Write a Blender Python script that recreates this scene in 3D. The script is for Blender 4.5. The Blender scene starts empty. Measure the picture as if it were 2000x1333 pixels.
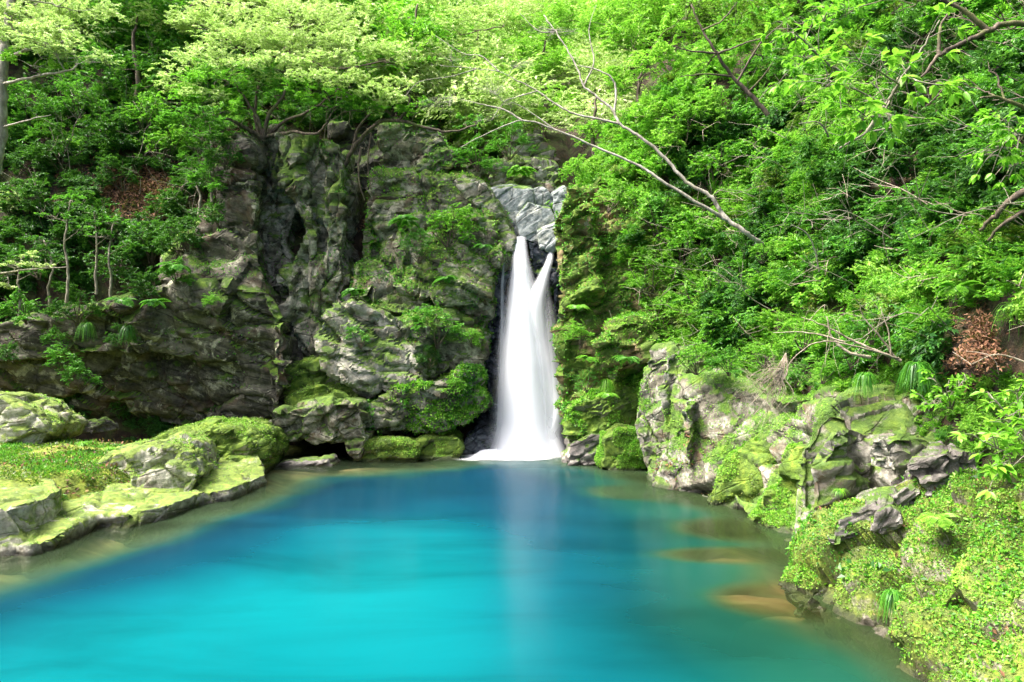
import bpy, bmesh, math
import numpy as np
from mathutils import Vector, Matrix
from math import radians, pi

SC = bpy.context.scene
COL = SC.collection
# ------------------------------------------------------------------ camera, sky, sun, exposure
FPX, CZ = 1444.4, 2.7
cam_d = bpy.data.cameras.new('camera'); cam_d.lens = 26.0; cam_d.sensor_width = 36.0
cam_d.clip_start = 0.05; cam_d.clip_end = 500
cam = bpy.data.objects.new('camera', cam_d); COL.objects.link(cam)
cam.location = (0, 0, CZ); cam.rotation_euler = (radians(90), 0, 0)
SC.camera = cam

SUN_EL, SUN_AZ = 60, 255      # azimuth clockwise from +Y: high light from over the left rim of the gorge
w = bpy.data.worlds.new('World'); SC.world = w; w.use_nodes = True
wn = w.node_tree.nodes; wl = w.node_tree.links
sky = wn.new('ShaderNodeTexSky'); sky.sky_type = 'NISHITA'; sky.sun_disc = False
sky.sun_elevation = radians(SUN_EL); sky.sun_rotation = radians(SUN_AZ)
sky.air_density = 0.45; sky.dust_density = 6.0; sky.ozone_density = 0.5
wl.new(sky.outputs[0], wn['Background'].inputs[0]); wn['Background'].inputs[1].default_value = 0.15
sd = bpy.data.lights.new('sun', 'SUN'); sd.energy = 2.2; sd.angle = radians(20); sd.color = (1.0, 0.95, 0.86)
sun = bpy.data.objects.new('sun', sd); COL.objects.link(sun)
_e, _a = radians(SUN_EL), radians(SUN_AZ)
_dir = Vector((math.sin(_a)*math.cos(_e), math.cos(_a)*math.cos(_e), math.sin(_e)))
sun.rotation_euler = _dir.to_track_quat('Z', 'Y').to_euler(); sun.location = (0, 0, 30)
SC.view_settings.view_transform = 'Standard'; SC.view_settings.look = 'None'
SC.view_settings.exposure = 2.3; SC.view_settings.gamma = 1.0
SC.view_settings.use_curve_mapping = False
cy = SC.cycles
cy.max_bounces = 7; cy.diffuse_bounces = 4; cy.glossy_bounces = 2; cy.transmission_bounces = 4; cy.transparent_max_bounces = 14
cy.caustics_reflective = False; cy.caustics_refractive = False; cy.sample_clamp_indirect = 6
cy.use_denoising = True
try: cy.denoiser = 'OPENIMAGEDENOISE'
except Exception: pass

# ------------------------------------------------------------------ helpers
def at(px, py, Y):
    return np.array([(px-1000.0)/FPX*Y, Y, CZ-(py-666.5)/FPX*Y])
def nrm(v): return v/np.maximum(np.linalg.norm(v, axis=-1, keepdims=True), 1e-9)
def sst(a, b, x):
    t = np.clip((x-a)/(b-a), 0, 1); return t*t*(3-2*t)

def _h(ix, iy, iz, s):
    n = (ix.astype(np.int64)*374761393 + iy.astype(np.int64)*668265263 + iz.astype(np.int64)*2147483647 + s*1274126177) & 0xFFFFFFFF
    n = ((n ^ (n >> 13))*1274126177) & 0xFFFFFFFF
    n = ((n ^ (n >> 16))*2246822519) & 0xFFFFFFFF
    return ((n ^ (n >> 15)) & 0xFFFFFF)/float(0xFFFFFF)
def vnoise(P, s=0):
    i = np.floor(P); f = P-i; i = i.astype(np.int64); u = f*f*f*(f*(f*6-15)+10)
    r = 0
    for dx in (0, 1):
        wx = u[:, 0] if dx else 1-u[:, 0]
        for dy in (0, 1):
            wy = u[:, 1] if dy else 1-u[:, 1]
            for dz in (0, 1):
                wz = u[:, 2] if dz else 1-u[:, 2]
                r = r+wx*wy*wz*_h(i[:, 0]+dx, i[:, 1]+dy, i[:, 2]+dz, s)
    return r*2-1
def fbm(P, o=4, s=0, g=0.5):
    r = 0; a = 1.0; t = 0
    for k in range(o):
        r = r+a*vnoise(P*(2.03**k)+k*17.3, s+k); t += a; a *= g
    return r/t
def facets(P, s=0):
    """voronoi blocks: a random offset + tilt per cell, and the distance to the next cell"""
    i = np.floor(P).astype(np.int64); n = len(P)
    d1 = np.full(n, 9.0); d2 = np.full(n, 9.0); off = np.zeros(n)
    for dx in (-1, 0, 1):
        for dy in (-1, 0, 1):
            for dz in (-1, 0, 1):
                c = i+np.array([dx, dy, dz])
                h = [_h(c[:, 0], c[:, 1], c[:, 2], s+k) for k in range(7)]
                fp = c+np.stack(h[:3], 1)
                dv = P-fp; d = np.linalg.norm(dv, axis=1)
                val = (h[3]*2-1)+((h[4]-.5)*dv[:, 0]+(h[5]-.5)*dv[:, 1]+(h[6]-.5)*dv[:, 2])*2.2
                nearer = d < d1
                d2 = np.where(nearer, d1, np.minimum(d2, d)); off = np.where(nearer, val, off); d1 = np.where(nearer, d, d1)
    return off, d2-d1

def link(name, me, mats=(), parent=None, kind=None):
    o = bpy.data.objects.new(name, me); COL.objects.link(o)
    for m in mats:
        me.materials.append(m)
    if parent is not None: o.parent = parent
    if kind: o['kind'] = kind
    return o
def tag(o, label, cat, group=None):
    o['label'] = label; o['category'] = cat
    if group: o['group'] = group
    return o
def thing(name, label, cat, loc=(0, 0, 0), group=None, rz=0.0):
    o = bpy.data.objects.new(name, None); COL.objects.link(o)
    o.location = tuple(loc); o.rotation_euler = (0, 0, rz); o.empty_display_size = 0.2
    return tag(o, label, cat, group)
def mesh_np(name, V, F, MI=None, smooth=False):
    """V (n,3), F (m,3) or (m,4)"""
    me = bpy.data.meshes.new(name); V = np.asarray(V, np.float32); F = np.asarray(F, np.int32); k = F.shape[1]
    me.vertices.add(len(V)); me.vertices.foreach_set('co', V.ravel())
    me.loops.add(F.size); me.loops.foreach_set('vertex_index', F.ravel())
    me.polygons.add(len(F)); me.polygons.foreach_set('loop_start', np.arange(0, F.size, k, dtype=np.int32))
    try: me.polygons.foreach_set('loop_total', np.full(len(F), k, np.int32))
    except Exception: pass
    if MI is not None: me.polygons.foreach_set('material_index', np.asarray(MI, np.int32))
    me.update(calc_edges=True); me.validate()
    me.polygons.foreach_set('use_smooth', np.full(len(me.polygons), bool(smooth)))
    return me
class MB:
    """collects triangles"""
    def __init__(self): self.V = []; self.F = []; self.M = []; self.n = 0
    def add(self, V, F, mi=0):
        V = np.asarray(V); F = np.asarray(F)
        if not len(F): return
        if F.shape[1] == 4: F = np.concatenate([F[:, [0, 1, 2]], F[:, [0, 2, 3]]])
        self.V.append(V); self.F.append(F+self.n); self.M.append(np.full(len(F), mi)); self.n += len(V)
    def mesh(self, name, smooth=False):
        return mesh_np(name, np.concatenate(self.V), np.concatenate(self.F), np.concatenate(self.M), smooth)
    def build(self, name, mats, parent=None, kind=None, smooth=False):
        return link(name, self.mesh(name, smooth), mats, parent, kind)
def tube(pts, r0, r1=None, sides=6, rng=None, wob=0.0):
    """tapered tube along a polyline -> V, F(quads)"""
    P = np.asarray(pts, float); n = len(P)
    r = np.linspace(r0, r0 if r1 is None else r1, n) if np.isscalar(r0) else np.asarray(r0)
    T = np.gradient(P, axis=0); T = nrm(T)
    a = np.array([0.31, 0.22, 0.93]); 
    N = nrm(np.cross(T, a)); B = np.cross(T, N)
    th = np.linspace(0, 2*pi, sides, endpoint=False)
    ring = N[:, None, :]*np.cos(th)[None, :, None]+B[:, None, :]*np.sin(th)[None, :, None]
    rr = r[:, None]*np.ones(sides)[None]
    if rng is not None and wob: rr = rr*(1+.5*rng.uniform(-wob, wob, rr.shape))
    V = (P[:, None, :]+ring*rr[:, :, None]).reshape(-1, 3)
    i = np.arange(n-1)[:, None]*sides; j = np.arange(sides)[None]; j2 = (j+1) % sides
    F = np.stack([i+j, i+j2, i+sides+j2, i+sides+j], -1).reshape(-1, 4)
    V = np.concatenate([V, P[-1:]+T[-1]*r[-1]])
    tip = len(V)-1; b = (n-1)*sides
    capq = np.array([[b+k, b+(k+1) % sides, tip, tip] for k in range(sides)])
    F3 = np.concatenate([F[:, [0, 1, 2]], F[:, [0, 2, 3]], capq[:, :3]])
    return V, F3
def smooth_line(pts, n=5, rng=None, jit=0.0):
    """Catmull-Rom through points, with a little wobble"""
    P = np.asarray(pts, float)
    Q = np.concatenate([2*P[:1]-P[1:2], P, 2*P[-1:]-P[-2:-1]]); out = []
    for k in range(len(P)-1):
        p0, p1, p2, p3 = Q[k:k+4]
        for t in np.linspace(0, 1, n, endpoint=False):
            out.append(.5*((2*p1)+(-p0+p2)*t+(2*p0-5*p1+4*p2-p3)*t*t+(-p0+3*p1-3*p2+p3)*t**3))
    out.append(P[-1]); out = np.array(out)
    if rng is not None and jit:
        j = rng.normal(0, jit, out.shape); j[0] = 0; j[-1] = 0; out = out+j
    return out

# ------------------------------------------------------------------ materials
class NT:
    def __init__(self, name):
        self.m = bpy.data.materials.new(name); self.m.use_nodes = True
        self.t = self.m.node_tree; self.n = self.t.nodes; self.l = self.t.links
        self.bsdf = self.n['Principled BSDF']; self.out = self.n['Material Output']
    def new(self, typ, **kw):
        nd = self.n.new(typ)
        for k, v in kw.items():
            if k in nd.inputs: self.set(nd.inputs[k], v)
            else: setattr(nd, k, v)
        return nd
    def set(self, sock, v):
        if isinstance(v, bpy.types.NodeSocket): self.l.new(v, sock)
        else: sock.default_value = v
    def pos(self):
        if not hasattr(self, '_p'): self._p = self.n.new('ShaderNodeNewGeometry')
        return self._p.outputs['Position']
    def mapping(self, vec, rot=(0, 0, 0), scale=(1, 1, 1), loc=(0, 0, 0)):
        m = self.n.new('ShaderNodeMapping'); self.l.new(vec, m.inputs[0])
        m.inputs['Rotation'].default_value = rot; m.inputs['Scale'].default_value = scale; m.inputs['Location'].default_value = loc
        return m.outputs[0]
    def noise(self, vec, scale, detail=6, rough=.55, dist=0.0):
        nd = self.n.new('ShaderNodeTexNoise'); self.l.new(vec, nd.inputs['Vector'])
        nd.inputs['Scale'].default_value = scale; nd.inputs['Detail'].default_value = detail
        nd.inputs['Roughness'].default_value = rough; nd.inputs['Distortion'].default_value = dist
        return nd.outputs['Fac']
    def voro(self, vec, scale, feature='DISTANCE_TO_EDGE'):
        nd = self.n.new('ShaderNodeTexVoronoi'); nd.feature = feature; self.l.new(vec, nd.inputs['Vector'])
        nd.inputs['Scale'].default_value = scale
        return nd.outputs[0]
    def ramp(self, fac, stops, interp='LINEAR'):
        nd = self.n.new('ShaderNodeValToRGB'); self.l.new(fac, nd.inputs[0]); cr = nd.color_ramp; cr.interpolation = interp
        while len(cr.elements) > len(stops): cr.elements.remove(cr.elements[-1])
        while len(cr.elements) < len(stops): cr.elements.new(1.0)
        for e, (p, c) in zip(cr.elements, stops):
            e.position = p; e.color = (c[0], c[1], c[2], 1) if hasattr(c, '__len__') else (c, c, c, 1)
        return nd.outputs[0]
    def math(self, op, a, b=None, clamp=False):
        nd = self.n.new('ShaderNodeMath'); nd.operation = op; nd.use_clamp = clamp
        self.set(nd.inputs[0], a)
        if b is not None: self.set(nd.inputs[1], b)
        return nd.outputs[0]
    def rng(self, v, a, b, c=0.0, d=1.0):
        nd = self.n.new('ShaderNodeMapRange'); nd.clamp = True; nd.interpolation_type = 'SMOOTHSTEP'
        self.set(nd.inputs[0], v)
        for k, x in zip((1, 2, 3, 4), (a, b, c, d)): nd.inputs[k].default_value = x
        return nd.outputs[0]
    def mix(self, fac, a, b, mode='MIX'):
        nd = self.n.new('ShaderNodeMix'); nd.data_type = 'RGBA'; nd.blend_type = mode; nd.clamp_factor = True
        self.set(nd.inputs[0], fac)
        self.set(nd.inputs[6], (*a, 1) if isinstance(a, tuple) else a); self.set(nd.inputs[7], (*b, 1) if isinstance(b, tuple) else b)
        return nd.outputs[2]
    def bump(self, h, strength=.5, dist=.05, normal=None):
        nd = self.n.new('ShaderNodeBump'); self.l.new(h, nd.inputs['Height']); nd.inputs['Strength'].default_value = strength
        nd.inputs['Distance'].default_value = dist
        if normal is not None: self.l.new(normal, nd.inputs['Normal'])
        return nd.outputs[0]

def rock_mat(name, dark, mid, light, lichen=.35, moss=.3, bed=(0.0, 0.25), rough=.8, strat=1.0, mossc=((.022, .055, .006), (.065, .135, .012), (.15, .235, .025)), lich=(.42, .41, .31), rust=.0, up=.5, mscale=1.0):
    t = NT(name); p = t.pos()
    q = t.mapping(p, rot=(bed[0], bed[1], 0)); qs = t.mapping(q, scale=(.35, .35, 2.6))
    n1 = t.noise(p, .8, 8, .6, .4); n2 = t.noise(qs, 2.2, 8, .62, .3); n3 = t.noise(p, 9, 8, .7)
    f = t.math('ADD', t.math('MULTIPLY', n1, .45), t.math('MULTIPLY', n2, .55*strat+.0)); f = t.math('ADD', f, t.math('MULTIPLY', t.math('SUBTRACT', n3, .5), .55))
    base = t.ramp(f, [(.34, dark), (.46, mid), (.55, tuple(.45*a+.55*b for a, b in zip(mid, light))), (.66, light)])
    # thin dirty joints
    cr = t.voro(t.mapping(q, scale=(.8, .8, 2.2)), 1.1); wob = t.noise(p, 3, 5, .6)
    cr = t.math('ADD', cr, t.math('MULTIPLY', t.math('SUBTRACT', wob, .5), .16))
    crack = t.rng(cr, .0, .035, 1, 0)
    base = t.mix(t.math('MULTIPLY', crack, .55), base, tuple(c*.35 for c in dark))
    if rust: base = t.mix(t.math('MULTIPLY', t.rng(t.noise(p, 1.3, 5, .6, .5), .52, .68), rust), base, (.17, .085, .03))
    ln = t.noise(p, 2.3, 9, .68, .6); lf = t.rng(ln, .62-.28*lichen, .70-.28*lichen)
    lc = t.mix(t.rng(t.noise(p, 14, 6, .65), .4, .62), tuple(c*.55 for c in lich), lich)
    base = t.mix(t.math('MULTIPLY', lf, .8), base, lc)
    # moss where the rock lies flat, in patches
    g = t.n.new('ShaderNodeSeparateXYZ'); t.l.new(t._p.outputs['Normal'], g.inputs[0])
    mn = t.noise(p, 1.25*mscale, 9, .68, .35); mv = t.math('ADD', t.math('MULTIPLY', g.outputs['Z'], up*.45), mn)
    th = .78-.52*moss
    mf = t.rng(mv, th-.04, th+.07)
    mc = t.ramp(t.noise(p, 5.5, 8, .75), [(.34, mossc[0]), (.5, mossc[1]), (.66, mossc[2])])
    base = t.mix(t.math('MULTIPLY', mf, .92), base, mc)
    sz = t.n.new('ShaderNodeSeparateXYZ'); t.l.new(p, sz.inputs[0])
    wz = t.rng(t.math('ADD', sz.outputs['Z'], t.math('MULTIPLY', t.math('SUBTRACT', n3, .5), .12)), .03, .11, 1, 0)      # soaked band along the water
    base = t.mix(t.math('MULTIPLY', wz, .72), base, (.016, .015, .011))
    t.l.new(base, t.bsdf.inputs['Base Color'])
    t.set(t.bsdf.inputs['Roughness'], t.math('SUBTRACT', t.rng(mf, 0, 1, rough, .95), t.math('MULTIPLY', wz, .5))); t.bsdf.inputs['Specular IOR Level'].default_value = .35
    h = t.math('ADD', t.math('MULTIPLY', n2, .8), t.math('MULTIPLY', t.noise(p, 16, 9, .72), .5)); h = t.math('SUBTRACT', h, t.math('MULTIPLY', crack, .35))
    h = t.math('ADD', h, t.math('MULTIPLY', t.math('MULTIPLY', t.noise(p, 42, 4, .7), mf), .55))
    t.l.new(t.bump(h, .75, .07), t.bsdf.inputs['Normal'])
    return t.m

def leaf_mat(name, stops, trans=.38, rough=.42, spec=.45, hue=None):
    t = NT(name); g = t.n.new('ShaderNodeNewGeometry')
    oi = t.n.new('ShaderNodeObjectInfo')
    big = t.noise(g.outputs['Position'], 1.1, 3, .6)
    f = t.math('ADD', t.math('MULTIPLY', g.outputs['Random Per Island'], .55), t.math('MULTIPLY', big, .45))
    f = t.math('ADD', f, t.math('MULTIPLY', t.math('SUBTRACT', oi.outputs['Random'], .5), .12))
    c = t.ramp(f, stops)
    t.l.new(c, t.bsdf.inputs['Base Color']); t.bsdf.inputs['Roughness'].default_value = rough; t.bsdf.inputs['Specular IOR Level'].default_value = spec
    tr = t.n.new('ShaderNodeBsdfTranslucent'); t.l.new(t.mix(.5, c, (.17, .50, .03), 'MIX'), tr.inputs[0])
    mx = t.n.new('ShaderNodeMixShader'); mx.inputs[0].default_value = trans
    t.l.new(t.bsdf.outputs[0], mx.inputs[1]); t.l.new(tr.outputs[0], mx.inputs[2]); t.l.new(mx.outputs[0], t.out.inputs[0])
    return t.m
def bark_mat(name, a, b, c, moss=.0, scale=18):
    t = NT(name); p = t.pos()
    f = t.noise(t.mapping(p, scale=(1, 1, .35)), scale, 7, .65)
    base = t.ramp(f, [(.32, a), (.5, b), (.68, c)])
    if moss: base = t.mix(t.math('MULTIPLY', t.rng(t.noise(p, 2.2, 6, .65), .5, .66), moss), base, (.09, .12, .015))
    t.l.new(base, t.bsdf.inputs['Base Color']); t.bsdf.inputs['Roughness'].default_value = .85
    t.l.new(t.bump(f, .7, .02), t.bsdf.inputs['Normal'])
    return t.m

M = {}
M['cliff'] = rock_mat('grey_brown_cliff', (.009, .009, .0062), (.041, .040, .029), (.135, .130, .094), lichen=.28, moss=.32, bed=(0, -.28), rust=.25)
M['rib'] = rock_mat('mossy_ribbed_rock', (.012, .012, .008), (.064, .062, .041), (.21, .20, .138), lichen=.54, moss=.44, bed=(0, -.1), rust=.3, up=.35)
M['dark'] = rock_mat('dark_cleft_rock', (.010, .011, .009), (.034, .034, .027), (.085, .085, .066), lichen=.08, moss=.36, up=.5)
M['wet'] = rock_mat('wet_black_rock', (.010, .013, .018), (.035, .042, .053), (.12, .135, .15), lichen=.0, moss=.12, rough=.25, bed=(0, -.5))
M['buttress'] = rock_mat('fern_hung_buttress', (.017, .017, .011), (.080, .077, .052), (.25, .238, .165), lichen=.52, moss=.48, bed=(0, -.12), rust=.4, up=.4)
M['pale'] = rock_mat('lichen_whitened_rock', (.05, .045, .033), (.16, .148, .11), (.33, .31, .24), lichen=.62, moss=.44, bed=(0, -.35), lich=(.42, .41, .34), rust=.35)
M['ledge'] = rock_mat('pale_ledge_rock', (.075, .07, .05), (.20, .188, .14), (.38, .36, .285), lichen=.74, moss=.45, lich=(.48, .48, .39), mossc=((.04, .08, .012), (.12, .19, .022), (.25, .33, .05)), up=.45, bed=(0, .1), mscale=1.5)  # paleness is the ledge rock's own lichened colour
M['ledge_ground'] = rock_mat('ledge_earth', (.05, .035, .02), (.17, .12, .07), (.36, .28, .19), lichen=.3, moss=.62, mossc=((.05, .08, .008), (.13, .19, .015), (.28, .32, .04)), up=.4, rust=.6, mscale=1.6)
M['mossy'] = rock_mat('moss_covered_rock', (.04, .04, .025), (.15, .14, .09), (.33, .30, .22), lichen=.3, moss=.86, mossc=((.025, .06, .006), (.085, .165, .012), (.20, .29, .028)), up=.55)
M['slab'] = rock_mat('blue_grey_stream_slab', (.05, .066, .066), (.15, .18, .178), (.38, .41, .395), lichen=.35, moss=.24, rough=.45, bed=(0, .6), lich=(.36, .38, .33))
M['grey'] = rock_mat('grey_banded_rock', (.05, .047, .038), (.155, .147, .12), (.33, .31, .265), lichen=.42, moss=.46, bed=(0, .42), lich=(.46, .44, .38), rust=.45, up=.6)
M['earth'] = rock_mat('mossy_earth_face', (.05, .038, .018), (.17, .125, .06), (.33, .25, .13), lichen=.2, moss=.66, rust=.55, up=.25, bed=(0, .3))
M['bank'] = rock_mat('leafy_bank_rock', (.06, .055, .035), (.19, .17, .12), (.40, .36, .28), lichen=.3, moss=.66, up=.3, bed=(0, .4), rust=.6, mossc=((.025, .045, .005), (.08, .125, .01), (.19, .24, .025)))
M['bankwall'] = rock_mat('bank_wall_rock', (.04, .038, .027), (.13, .122, .088), (.29, .272, .215), lichen=.42, moss=.47, bed=(0, .42), lich=(.50, .48, .40), rust=.5, up=.4, mossc=((.022, .06, .006), (.07, .155, .013), (.16, .26, .028)))
M['stone'] = rock_mat('purple_grey_stone', (.04, .036, .033), (.13, .118, .108), (.27, .25, .235), lichen=.25, moss=.26, bed=(0, .4))

# ------------------------------------------------------------------ rocks
VOX = 1.0   # quality factor for voxel sizes
def plate(poly, z, down=.9):
    """a flat-topped block: outline on the level z, thickness downwards"""
    P = []
    for p in poly:
        zz = z+(p[2] if len(p) > 2 else 0); Y = (CZ-zz)*FPX/(p[1]-666.5); P.append(((p[0]-1000)/FPX*Y, Y, zz))
    return np.array(P), np.array([0, 0, -down])
def prism(poly, Y, ext=(0, 3, 0)):
    P = np.array([at(p[0], p[1], Y+(p[2] if len(p) > 2 else 0)) for p in poly]); return P, np.asarray(ext, float)
ROCK_OBJ = {}
def rock(name, prisms, label, cat, mat, voxel=.06, big=.22, block=.10, strata=.05, fine=.02, bed=(0, .2), cell=(.9, .9, .45), lay=.22, seed=1, bigs=1.7, kind=None, smooth_it=0, inset=0.0, crack=0.0):
    bm = bmesh.new()
    for P, E in prisms:
        P = P.copy()
        if inset:
            c = P.mean(0); P = P+(c-P)*inset
        a = [bm.verts.new(p) for p in P]; b = [bm.verts.new(p+E) for p in P]
        n = len(a)
        for k in range(n): bm.faces.new((a[k], a[(k+1) % n], b[(k+1) % n], b[k]))
        f1 = bm.faces.new(a[::-1]); f2 = bm.faces.new(b)
        bmesh.ops.triangulate(bm, faces=[f1, f2])
    bmesh.ops.recalc_face_normals(bm, faces=bm.faces)
    me = bpy.data.meshes.new('tmp'); bm.to_mesh(me); bm.free()
    ob = bpy.data.objects.new('tmp', me); COL.objects.link(ob)
    md = ob.modifiers.new('r', 'REMESH'); md.mode = 'VOXEL'; md.voxel_size = voxel*VOX; md.adaptivity = 0
    sm = ob.modifiers.new('s', 'SMOOTH'); sm.iterations = 6+smooth_it; sm.factor = .5
    dg = bpy.context.evaluated_depsgraph_get(); ev = ob.evaluated_get(dg); m2 = ev.to_mesh()
    nv = len(m2.vertices); V = np.empty(nv*3); m2.vertices.foreach_get('co', V); V = V.reshape(-1, 3)
    N = np.empty(nv*3); m2.vertices.foreach_get('normal', N); N = N.reshape(-1, 3)
    F = np.array([tuple(p.vertices) for p in m2.polygons if len(p.vertices) == 4], np.int32)
    T3 = [tuple(p.vertices) for p in m2.polygons if len(p.vertices) == 3]
    ev.to_mesh_clear(); bpy.data.objects.remove(ob); bpy.data.meshes.remove(me)
    ca, sa = math.cos(bed[1]), math.sin(bed[1]); cb, sb = math.cos(bed[0]), math.sin(bed[0])
    R = np.array([[ca, 0, sa], [0, 1, 0], [-sa, 0, ca]])@np.array([[1, 0, 0], [0, cb, -sb], [0, sb, cb]])
    W = V+.16*np.stack([fbm(V/.9, 2, seed+50), fbm(V/.9, 2, seed+60), fbm(V/.9, 2, seed+70)], 1)
    Q = W@R.T
    d = big*fbm(V/bigs, 3, seed)
    if block:
        o1, e1 = facets(Q/np.array(cell), seed+5); o2, e2 = facets(Q/np.array(cell)*2.3, seed+9)
        g1 = max(.06, 1.2*voxel/min(cell)); d = d+block*(o1*1.15+.5*o2)-block*.6*np.exp(-(e1/g1)**2)-block*.2*np.exp(-(e2/(g1*2))**2)
    if strata:
        z = Q[:, 2]/lay+.8*fbm(V/1.2, 2, seed+20); k = np.floor(z); fr = z-k
        lvf = lambda kk: _h(kk.astype(np.int64), np.zeros(nv, np.int64), np.zeros(nv, np.int64), seed+30)*2-1
        bl = sst(.62, 1.0, fr); lv = lvf(k)*(1-bl)+lvf(k+1)*bl; gw = max(.07, 1.3*voxel/lay)
        d = d+strata*sst(-.5, .4, fbm(V/1.1, 2, seed+90))*(lv*1.0-.45*np.exp(-(np.minimum(fr, 1-fr)/gw)**2))
        d = d+strata*.9*fbm(Q/np.array([.8, .8, .11]), 3, seed+40)
    if crack:      # a few long deep joints, steep and slanting
        ck, sk = math.cos(.75), math.sin(.75); Qc = W@np.array([[ck, 0, sk], [0, 1, 0], [-sk, 0, ck]]).T
        _, ec = facets(Qc/np.array([2.2, 2.4, 3.6]), seed+13); d = d-crack*np.exp(-(ec/max(.035, .9*voxel/2.2))**2)
    d = d+fine*fbm(V/.16, 3, seed+80)+fine*1.6*(.35-np.abs(fbm(V/.42, 3, seed+85)))
    V = V+N*d[:, None]
    faces = np.concatenate([F[:, [0, 1, 2]], F[:, [0, 2, 3]]])
    if T3: faces = np.concatenate([faces, np.array(T3, np.int32)])
    m3 = mesh_np(name, V, faces, smooth=True)
    try: m3.set_sharp_from_angle(angle=radians(38))
    except Exception: pass
    o = link(name, m3, [mat])
    if kind: o['kind'] = kind
    else: tag(o, label, cat); o['kind'] = 'thing'
    ROCK_OBJ.setdefault(label, (o, V, faces))
    return o
# ------------------------------------------------------------------ basin outline, hillside, pool bed, water
SHORE = np.array([(-14, -3), (-8.2, 6.5), (-7.2, 9.0), (-6.5, 9.8), (-6.2, 10.7), (-6.35, 11.4), (-6.1, 12.0), (-5.65, 13.1), (-5.4, 15.0), (-5.3, 16.0), (-4.2, 16.3), (-3.3, 16.6),
                  (-1.5, 17.3), (-1.0, 18.0), (1.4, 18.0), (1.35, 16.6), (2.1, 15.7), (2.6, 14.4), (3.25, 12.5), (3.6, 11.7), (3.5, 10.3), (3.72, 9.9), (3.45, 9.0), (3.25, 8.3), (3.12, 7.5), (3.3, 6.8), (3.45, 6.4), (3.5, 5.8), (3.6, 4), (4.2, 0), (5, -6)], float)
BASIN = np.array([(-13.5, -8), (-13.5, 18.2), (-9, 18.9), (-5.4, 19.0), (-4.6, 19.6), (-2.2, 19.8), (-.9, 19.4), (-.8, 24), (-2, 32), (-2, 70), (2.4, 70), (2.4, 32), (1.8, 24), (1.5, 19),
                  (2.6, 17.0), (3.6, 14.9), (4.4, 12.6), (4.8, 11), (4.9, 9.8), (4.9, 8.6), (4.9, 7), (5.1, 5.5), (5.6, 3.5), (6.4, 0), (6.8, -8)], float)
def seg_dist(P, poly, closed=True):
    A = poly; B = np.roll(poly, -1, 0)
    if not closed: A = A[:-1]; B = B[:-1]
    d = np.full(len(P), 1e9)
    for a, b in zip(A, B):
        ab = b-a; t = np.clip(((P-a)@ab)/(ab@ab), 0, 1); d = np.minimum(d, np.linalg.norm(P-(a+t[:, None]*ab), axis=1))
    return d
def inside(P, poly):
    r = np.zeros(len(P), bool); j = len(poly)-1
    for i in range(len(poly)):
        xi, yi = poly[i]; xj, yj = poly[j]
        c = ((yi > P[:, 1]) != (yj > P[:, 1])) & (P[:, 0] < (xj-xi)*(P[:, 1]-yi)/(yj-yi+1e-12)+xi)
        r ^= c; j = i
    return r
def hill_h(XY):
    x, y = XY[:, 0], XY[:, 1]
    d = seg_dist(XY, BASIN); ins = inside(XY, BASIN); d = np.where(ins, -d, d)
    fl = np.where(y < 18.6, -4.0, 5.3+(y-18.6)*.60)
    fl = np.where((y >= 18.6) & (np.abs(x) > 3.5) & ins, -4, fl)
    dp = np.maximum(d, 0)
    right = x > .4
    top = np.interp(x, [-16, -12, -8.6, -6.6, -5.2, -3, -.8, .4], [2.4, 2.6, 3.3, 6.3, 7.5, 7.7, 6.6, 6.0])
    hl = top*sst(0.0, .7, d)+.78*np.maximum(dp-.6, 0)
    gl = np.where(y > 18.6, fl, 0)
    hl = np.maximum(hl, gl+np.maximum(dp, 0)*1.0-.5)
    hr = 1.9*sst(-.1, .5, d)+2.0*dp
    hr = np.maximum(hr, gl+dp*1.1-.4)
    hr = np.where(y > 15.5, np.maximum(hr, 6.2*sst(0, .8, d)*sst(15.5, 17.5, y)+1.2*dp), hr)
    h = np.where(right, hr, hl)
    h = np.where(d < 0, np.where(y > 18.6, fl, -4.0), h)
    P3 = np.stack([x, y, np.zeros_like(x)], 1)
    return h+.5*fbm(P3/2.2, 4, 7)*sst(0, 2, dp)
def grid(x0, x1, nx, y0, y1, ny):
    X, Y = np.meshgrid(np.linspace(x0, x1, nx), np.linspace(y0, y1, ny)); XY = np.stack([X.ravel(), Y.ravel()], 1)
    i = np.arange(ny-1)[:, None]*nx+np.arange(nx-1)[None]; F = np.stack([i, i+1, i+nx+1, i+nx], -1).reshape(-1, 4)
    return XY, F
XY, F = grid(-34, 30, 257, -9, 62, 285)
HV = np.column_stack([XY, hill_h(XY)])
HF = np.concatenate([F[:, [0, 1, 2]], F[:, [0, 2, 3]]])
t = NT('forest_soil'); p = t.pos(); 
c = t.ramp(t.noise(p, 6, 9, .7), [(.3, (.007, .005, .003)), (.5, (.026, .017, .008)), (.68, (.07, .038, .018))])
c = t.mix(t.math('MULTIPLY', t.rng(t.noise(p, 1.4, 6, .65), .46, .6), .8), c, t.ramp(t.noise(p, 8, 6, .7), [(.35, (.02, .035, .006)), (.65, (.07, .10, .015))]))
t.l.new(c, t.bsdf.inputs['Base Color']); t.bsdf.inputs['Roughness'].default_value = .95
t.l.new(t.bump(t.noise(p, 12, 8, .7), .8, .08), t.bsdf.inputs['Normal']); M['soil'] = t.m
hillside = link('hillside', mesh_np('hillside', HV, HF, smooth=True), [M['soil']], kind='structure')

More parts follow.
